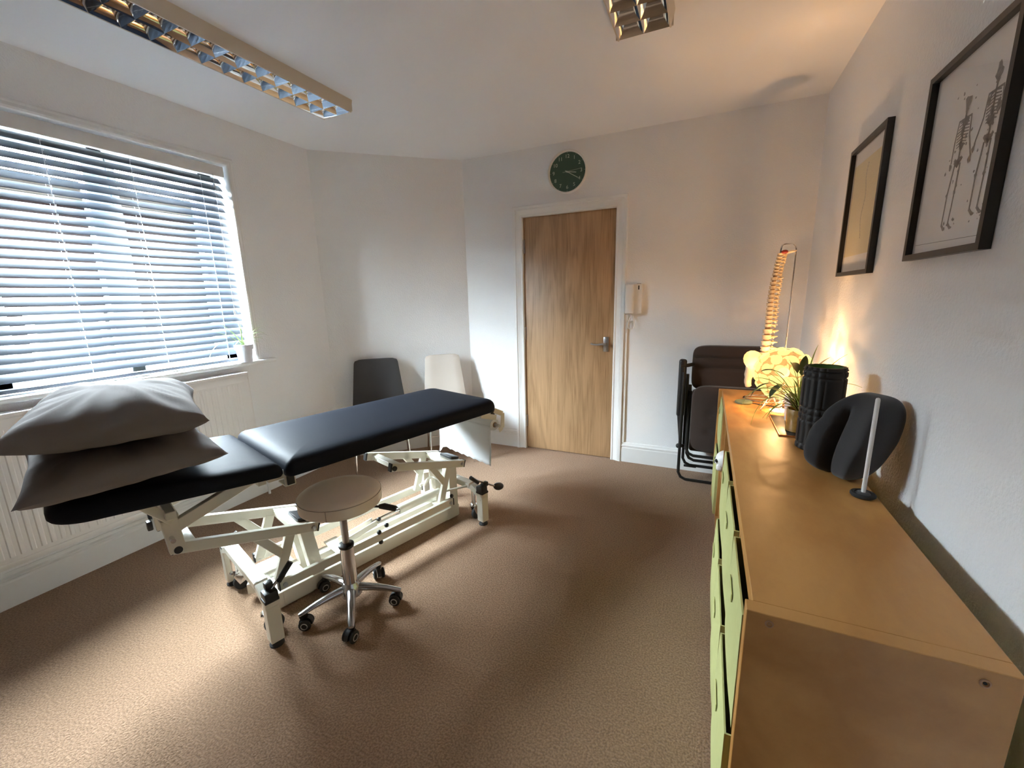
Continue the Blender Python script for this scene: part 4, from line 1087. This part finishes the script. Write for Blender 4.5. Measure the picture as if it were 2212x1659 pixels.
m = MB(); m.tube([(-.145, 3.13, .845), (-.10, 3.14, .848), (-.065, 3.19, .85)], .013, 10); m.cyl((-.135, 3.13, .255), (-.07, 3.13, .255), .013, 12); m.ball((-.128, 3.12, .255), .018, 12, 8)
m.box(-.085, .0, 3.155, 3.172, .085, .10, .004); rr_(m.build('hinge_fitting', M['black'], rc))

# ------------------------------------------------------------------ wall clock
ck = thing('wall_clock', 'round clock with dark green dial and white rim above the door', 'clock', (-1.034, YD, 2.271))
m = MB(); m.lathe([(.140, 0), (.153, 0), (.154, .012), (.152, .034), (.149, .036), (.146, .034), (.145, .016), (.140, .014)], (0, 0, 0), 72, (0, -1, 0), cap=False); m.build('rim', M['white'], ck)
m = MB(); m.lathe([(0, .004), (.146, .004), (.146, .014), (0, .014)], (0, 0, 0), 72, (0, -1, 0)); m.build('dial', M['clockgreen'], ck)
def text_mesh(items, name, mt, parent):
    """items: (string, centre, height) on the plane facing -y"""
    bm = bmesh.new()
    for s_, (x, z_), h_ in items:
        cu = bpy.data.curves.new('t', 'FONT'); cu.body = s_; cu.size = h_*1.4; cu.align_x = 'CENTER'; cu.align_y = 'CENTER'; cu.extrude = .0004
        ob = bpy.data.objects.new('t', cu); COL.objects.link(ob)
        dg = bpy.context.evaluated_depsgraph_get(); me = ob.evaluated_get(dg).to_mesh()
        t_ = bmesh.new(); t_.from_mesh(me); ob.evaluated_get(dg).to_mesh_clear()
        Mx = Matrix.Translation((x, -.0148, z_)) @ Matrix.Rotation(R(90), 4, 'X')
        mp = {}
        for v in t_.verts: mp[v] = bm.verts.new(Mx @ v.co)
        for f in t_.faces:
            try: bm.faces.new([mp[v] for v in f.verts])
            except ValueError: pass
        t_.free(); bpy.data.objects.remove(ob); bpy.data.curves.remove(cu)
    mm = MB(); mm.bm.free(); mm.bm = bm; return mm.build(name, mt, parent, 0)
items = []
for n_ in range(1, 13):
    a = R(90-30*n_); items.append((str(n_), (.109*math.cos(a), .109*math.sin(a)), .026))
text_mesh(items, 'numerals', M['numeral'], ck)
m = MB()
for n_ in range(12):
    a = R(30*n_); d = V(math.cos(a), 0, math.sin(a)); m.beam(d*.131+V(0, -.0148, 0), d*.138+V(0, -.0148, 0), .0012, .0014, r=0)
m.build('hour_ticks', M['numeral'], ck)
def hand(ang, L, back, w, yy, nm_):
    a = R(90-ang); d = V(math.cos(a), 0, math.sin(a)); m = MB(); m.beam(-d*back+V(0, yy, 0), d*L+V(0, yy, 0), w, .0012, up=(0, 1, 0), r=0); return m.build(nm_, M['numeral'], ck)
hand(99, .072, .012, .005, -.019, 'hour_hand'); hand(121, .100, .016, .0045, -.022, 'minute_hand'); hand(85, .105, .034, .0014, -.025, 'second_hand')
m = MB(); m.cyl((0, -.014, 0), (0, -.027, 0), .005, 16); m.build('hub', M['numeral'], ck)

# ------------------------------------------------------------------ intercom
ic = thing('intercom_phone', 'white wall intercom handset with coiled cord to the right of the door', 'intercom', (-.508, YD, 1.31))
m = MB(); m.box(-.055, .062, -.032, 0, -.108, .113, .006, 3); m.build('base', M['white'], ic)
m = MB(); m.box(.032, .040, -.0335, -.031, .070, .100, .0005); m.box(.02, .05, -.030, -.02, .1125, .1145); m.build('speaker_slots', M['void'], ic)
m = MB(); m.box(-.060, .004, -.062, -.030, -.108, .114, .014, 5); m.build('handset', M['white'], ic)
m = MB(); P = []
for i_ in range(33):
    t = i_/32; a = -PI/2+t*2*PI*1.0
    P.append((-.012+.030*math.sin(t*2*PI)*(.55+.45*math.sin(t*PI)), -.018-.01*math.sin(t*PI), -.108-.115*math.sin(t*PI)))
m.tube(P, .0042, 8); m.build('cord', M['white'], ic)

# ------------------------------------------------------------------ pictures on the right wall (local: built in world, plane x = XR)
def picture(label, y0, y1, z0, z1, bw, mt_art, tilt=0):
    t = thing('framed_picture', label, 'picture', (XR, (y0+y1)/2, (z0+z1)/2), 0, 'framed prints on the right wall')
    hy, hz = (y1-y0)/2, (z1-z0)/2
    m = MB(); m.sweep([(-hy+bw, -hz+bw), (-hy+bw, hz-bw), (hy-bw, hz-bw), (hy-bw, -hz+bw)], [(0, .004), (0, .023), (bw, .023), (bw, .001), (.001, .001)], lambda a, b_, q_: (-q_, a, b_), closed=True)
    m.build('frame', M['frame'], t, 0)
    m = MB(); m.box(-.006, -.003, -hy+bw*.7, hy-bw*.7, -hz+bw*.7, hz-bw*.7); m.build('print', mt_art, t, 0)
    m = MB(); m.box(-.0125, -.0115, -hy+bw*.9, hy-bw*.9, -hz+bw*.9, hz-bw*.9); m.build('glass', M['pglass'], t, 0)
    return t, hy, hz
t1, hy, hz = picture('black-framed print of two ink-splattered skeleton figures, the nearer and larger-looking picture', 1.355, 1.778, 1.430, 1.944, .017, M['printwhite'])
cy, cz = (1.355+1.778)/2, (1.430+1.944)/2
def stroke(m, pts, r):
    """flat ink stroke: pts (y, z) in world coordinates of the wall plane"""
    for (a, b2) in zip(pts, pts[1:]):
        A = V(0, a[0]-cy, a[1]-cz); B = V(0, b2[0]-cy, b2[1]-cz); m.beam(A+V(-.0066, 0, 0), B+V(-.0066, 0, 0), .0006, r, up=(0, (B-A).z, -(B-A).y), r=0) if 0 else m.obox((A+B)/2+V(-.0066, 0, 0), (.0006, (B-A).length+r*.6, r), Matrix.Rotation(math.atan2((B-A).z, (B-A).y), 3, 'X'))
def blot(m, y, z_, r, n_=9, sq=1):
    ph = random.random()*6
    vs = [(-.0069, y-cy+r*(1+.35*math.sin(3*a_+ph))*math.cos(a_), z_-cz+sq*r*(1+.35*math.cos(2*a_+ph))*math.sin(a_)) for a_ in [2*PI*i/n_ for i in range(n_)]]
    m.add(vs, [tuple(range(n_))])
random.seed(5)
def skeleton(m, y, zt, lean, handside):
    """standing figure, top of the head at zt (about 0.33 tall)"""
    k = .335
    def P(a, b2): return (y+a*k+lean*b2*k*.3, zt-b2*k)
    blot(m, *P(0, .05), .014, 12, 1.25); blot(m, *P(.0, .105), .008, 8)
    stroke(m, [P(0, .12), P(.004, .2), P(.0, .3), P(-.004, .42), P(0, .49)], .006)
    for i in range(9):
        z_ = .17+i*.022; w_ = .05+.028*math.sin(PI*(i+1)/10)
        stroke(m, [P(-w_, z_+.012), P(-.01, z_), P(.01, z_), P(w_, z_+.012)], .0030)
    stroke(m, [P(-.085, .165), P(.085, .165)], .005)
    for q_ in range(7): blot(m, *P(random.gauss(0, .03), random.uniform(.18, .40)), random.uniform(.005, .011), 8, 1.3)
    blot(m, *P(0, .47), .016, 10, .7); stroke(m, [P(-.05, .45), P(0, .50), P(.05, .45)], .008); blot(m, *P(-.01, .36), .012)
    for s in (-1, 1):
        hx_ = .12*s if s == handside else .105*s
        stroke(m, [P(.085*s, .165), P(.105*s, .31), P(hx_+(.05*s if s == handside else 0), .46)], .0040)
        blot(m, *P(hx_+(.05*s if s == handside else 0), .49), .007, 8, 1.6)
        stroke(m, [P(.04*s, .49), P(.055*s+.02, .70)], .0055); stroke(m, [P(.055*s+.02, .70), P(.05*s+.03, .93)], .0045); blot(m, *P(.055*s+.02, .70), .006)
        stroke(m, [P(.05*s+.03, .93), P(.05*s-.01, .965)], .007); blot(m, *P(.05*s-.02, .965), .008, 8, .5)
m = MB(); skeleton(m, 1.447, 1.845, -.05, 1); skeleton(m, 1.568, 1.825, .05, -1)
for i_ in range(46):
    y = random.choice((1.447, 1.568))+random.gauss(0, .030); blot(m, y, random.uniform(1.50, 1.85), random.uniform(.0012, .0045), 7)
stroke(m, [(1.745, 1.474), (1.385, 1.466)], .0012)
m.build('ink_drawing', M['ink'], t1, 0)
t2, hy, hz = picture('black-framed cream anatomical print, the smaller-looking picture nearer the door', 2.112, 2.552, 1.407, 1.958, .017, M['printwhite'])
cy, cz = (2.112+2.552)/2, (1.407+1.958)/2
m = MB(); m.box(-.0072, -.0061, -hy+.040, hy-.036, -hz+.085, hz-.075); m.build('cream_sheet', M['printcream'], t2, 0)
m = MB(); random.seed(9)
P = [(2.33+.012*math.sin(i_*.5), 1.86-.3*i_/22) for i_ in range(23)]
def stroke2(pts, r):
    for a, b2 in zip(pts, pts[1:]):
        A = V(-.0075, a[0]-cy, a[1]-cz); B = V(-.0075, b2[0]-cy, b2[1]-cz); m.obox((A+B)/2, (.0006, (B-A).length+r*.4, r), Matrix.Rotation(math.atan2((B-A).z, (B-A).y), 3, 'X'))
stroke2(P, .003)
for i_ in range(0, 23, 1): stroke2([(P[i_][0]-.008, P[i_][1]-.003), (P[i_][0]+.006, P[i_][1]+.002)], .0022)
m.build('painted_spine_reflection', M['faint'], t2, 0)  # reflection of the spine model in the glass, painted as strokes

# ------------------------------------------------------------------ ceiling lights
LW, LZ, PIT = .214, .062, .098
def light_fitting(label, x, yfar, ncell, grp):
    t = thing('fluorescent_ceiling_light', label, 'ceiling light', (x, yfar, H), 0, grp)
    L = ncell*PIT; hw_ = LW/2
    m = MB()
    for s in (-1, 1):   # flared side walls
        m.prism([(s*(hw_+.014), 0), (s*(hw_+.002), -LZ), (s*(hw_-.004), -LZ), (s*(hw_-.002), -LZ+.006), (s*(hw_+.002), 0)], (0, .006, 0), (1, 0, 0), (0, 0, 1), (0, -1, 0), L+.012)
    m.box(-hw_-.010, hw_+.010, -.0, .006, -LZ+.004, 0); m.box(-hw_-.010, hw_+.010, -L-.012, -L-.006, -LZ+.002, 0)
    m.box(-hw_-.01, hw_+.01, -L-.012, .006, -.004, 0)
    m.build('housing', M['fit'], t, 20)
    m = MB(); D = .050
    for cx_ in (-1, 1):
        for k in range(ncell):
            x0, x1 = (-hw_+.003, 0) if cx_ < 0 else (0, hw_-.003); y1 = -k*PIT; y0 = y1-PIT; rings = []
            for (tt, ins, iy) in ((0, 0, 0), (.25, .013, .016), (.5, .022, .027), (.75, .028, .034), (1, .031, .037)):
                z_ = -LZ+.001+D*tt; ins = ins*1.0; rings.append([m.bm.verts.new(p) for p in ((x0+ins, y0+iy, z_), (x1-ins, y0+iy, z_), (x1-ins, y1-iy, z_), (x0+ins, y1-iy, z_))])
            for A, B in zip(rings, rings[1:]):
                for q_ in range(4): m.bm.faces.new((A[q_], A[(q_+1) % 4], B[(q_+1) % 4], B[q_]))
    m.build('mirror_louvre', M['mirror'], t, 24)
    for cx_ in (-1, 1):
        m = MB(); m.cyl((cx_*hw_/2, -.01, -.009), (cx_*hw_/2, -L+.01, -.009), .004, 12); m.build('tube', M['white'], t)
    return t
M['fit'] = mat('cream_enamel', (.62, .56, .47), .45)
light_fitting('long twin mirrored ceiling light near the window, to the left', -2.066, 2.066, 16, 'mirrored ceiling lights')
light_fitting('twin mirrored ceiling light at the top centre, above the door side of the room', -.318, 2.088, 16, 'mirrored ceiling lights')
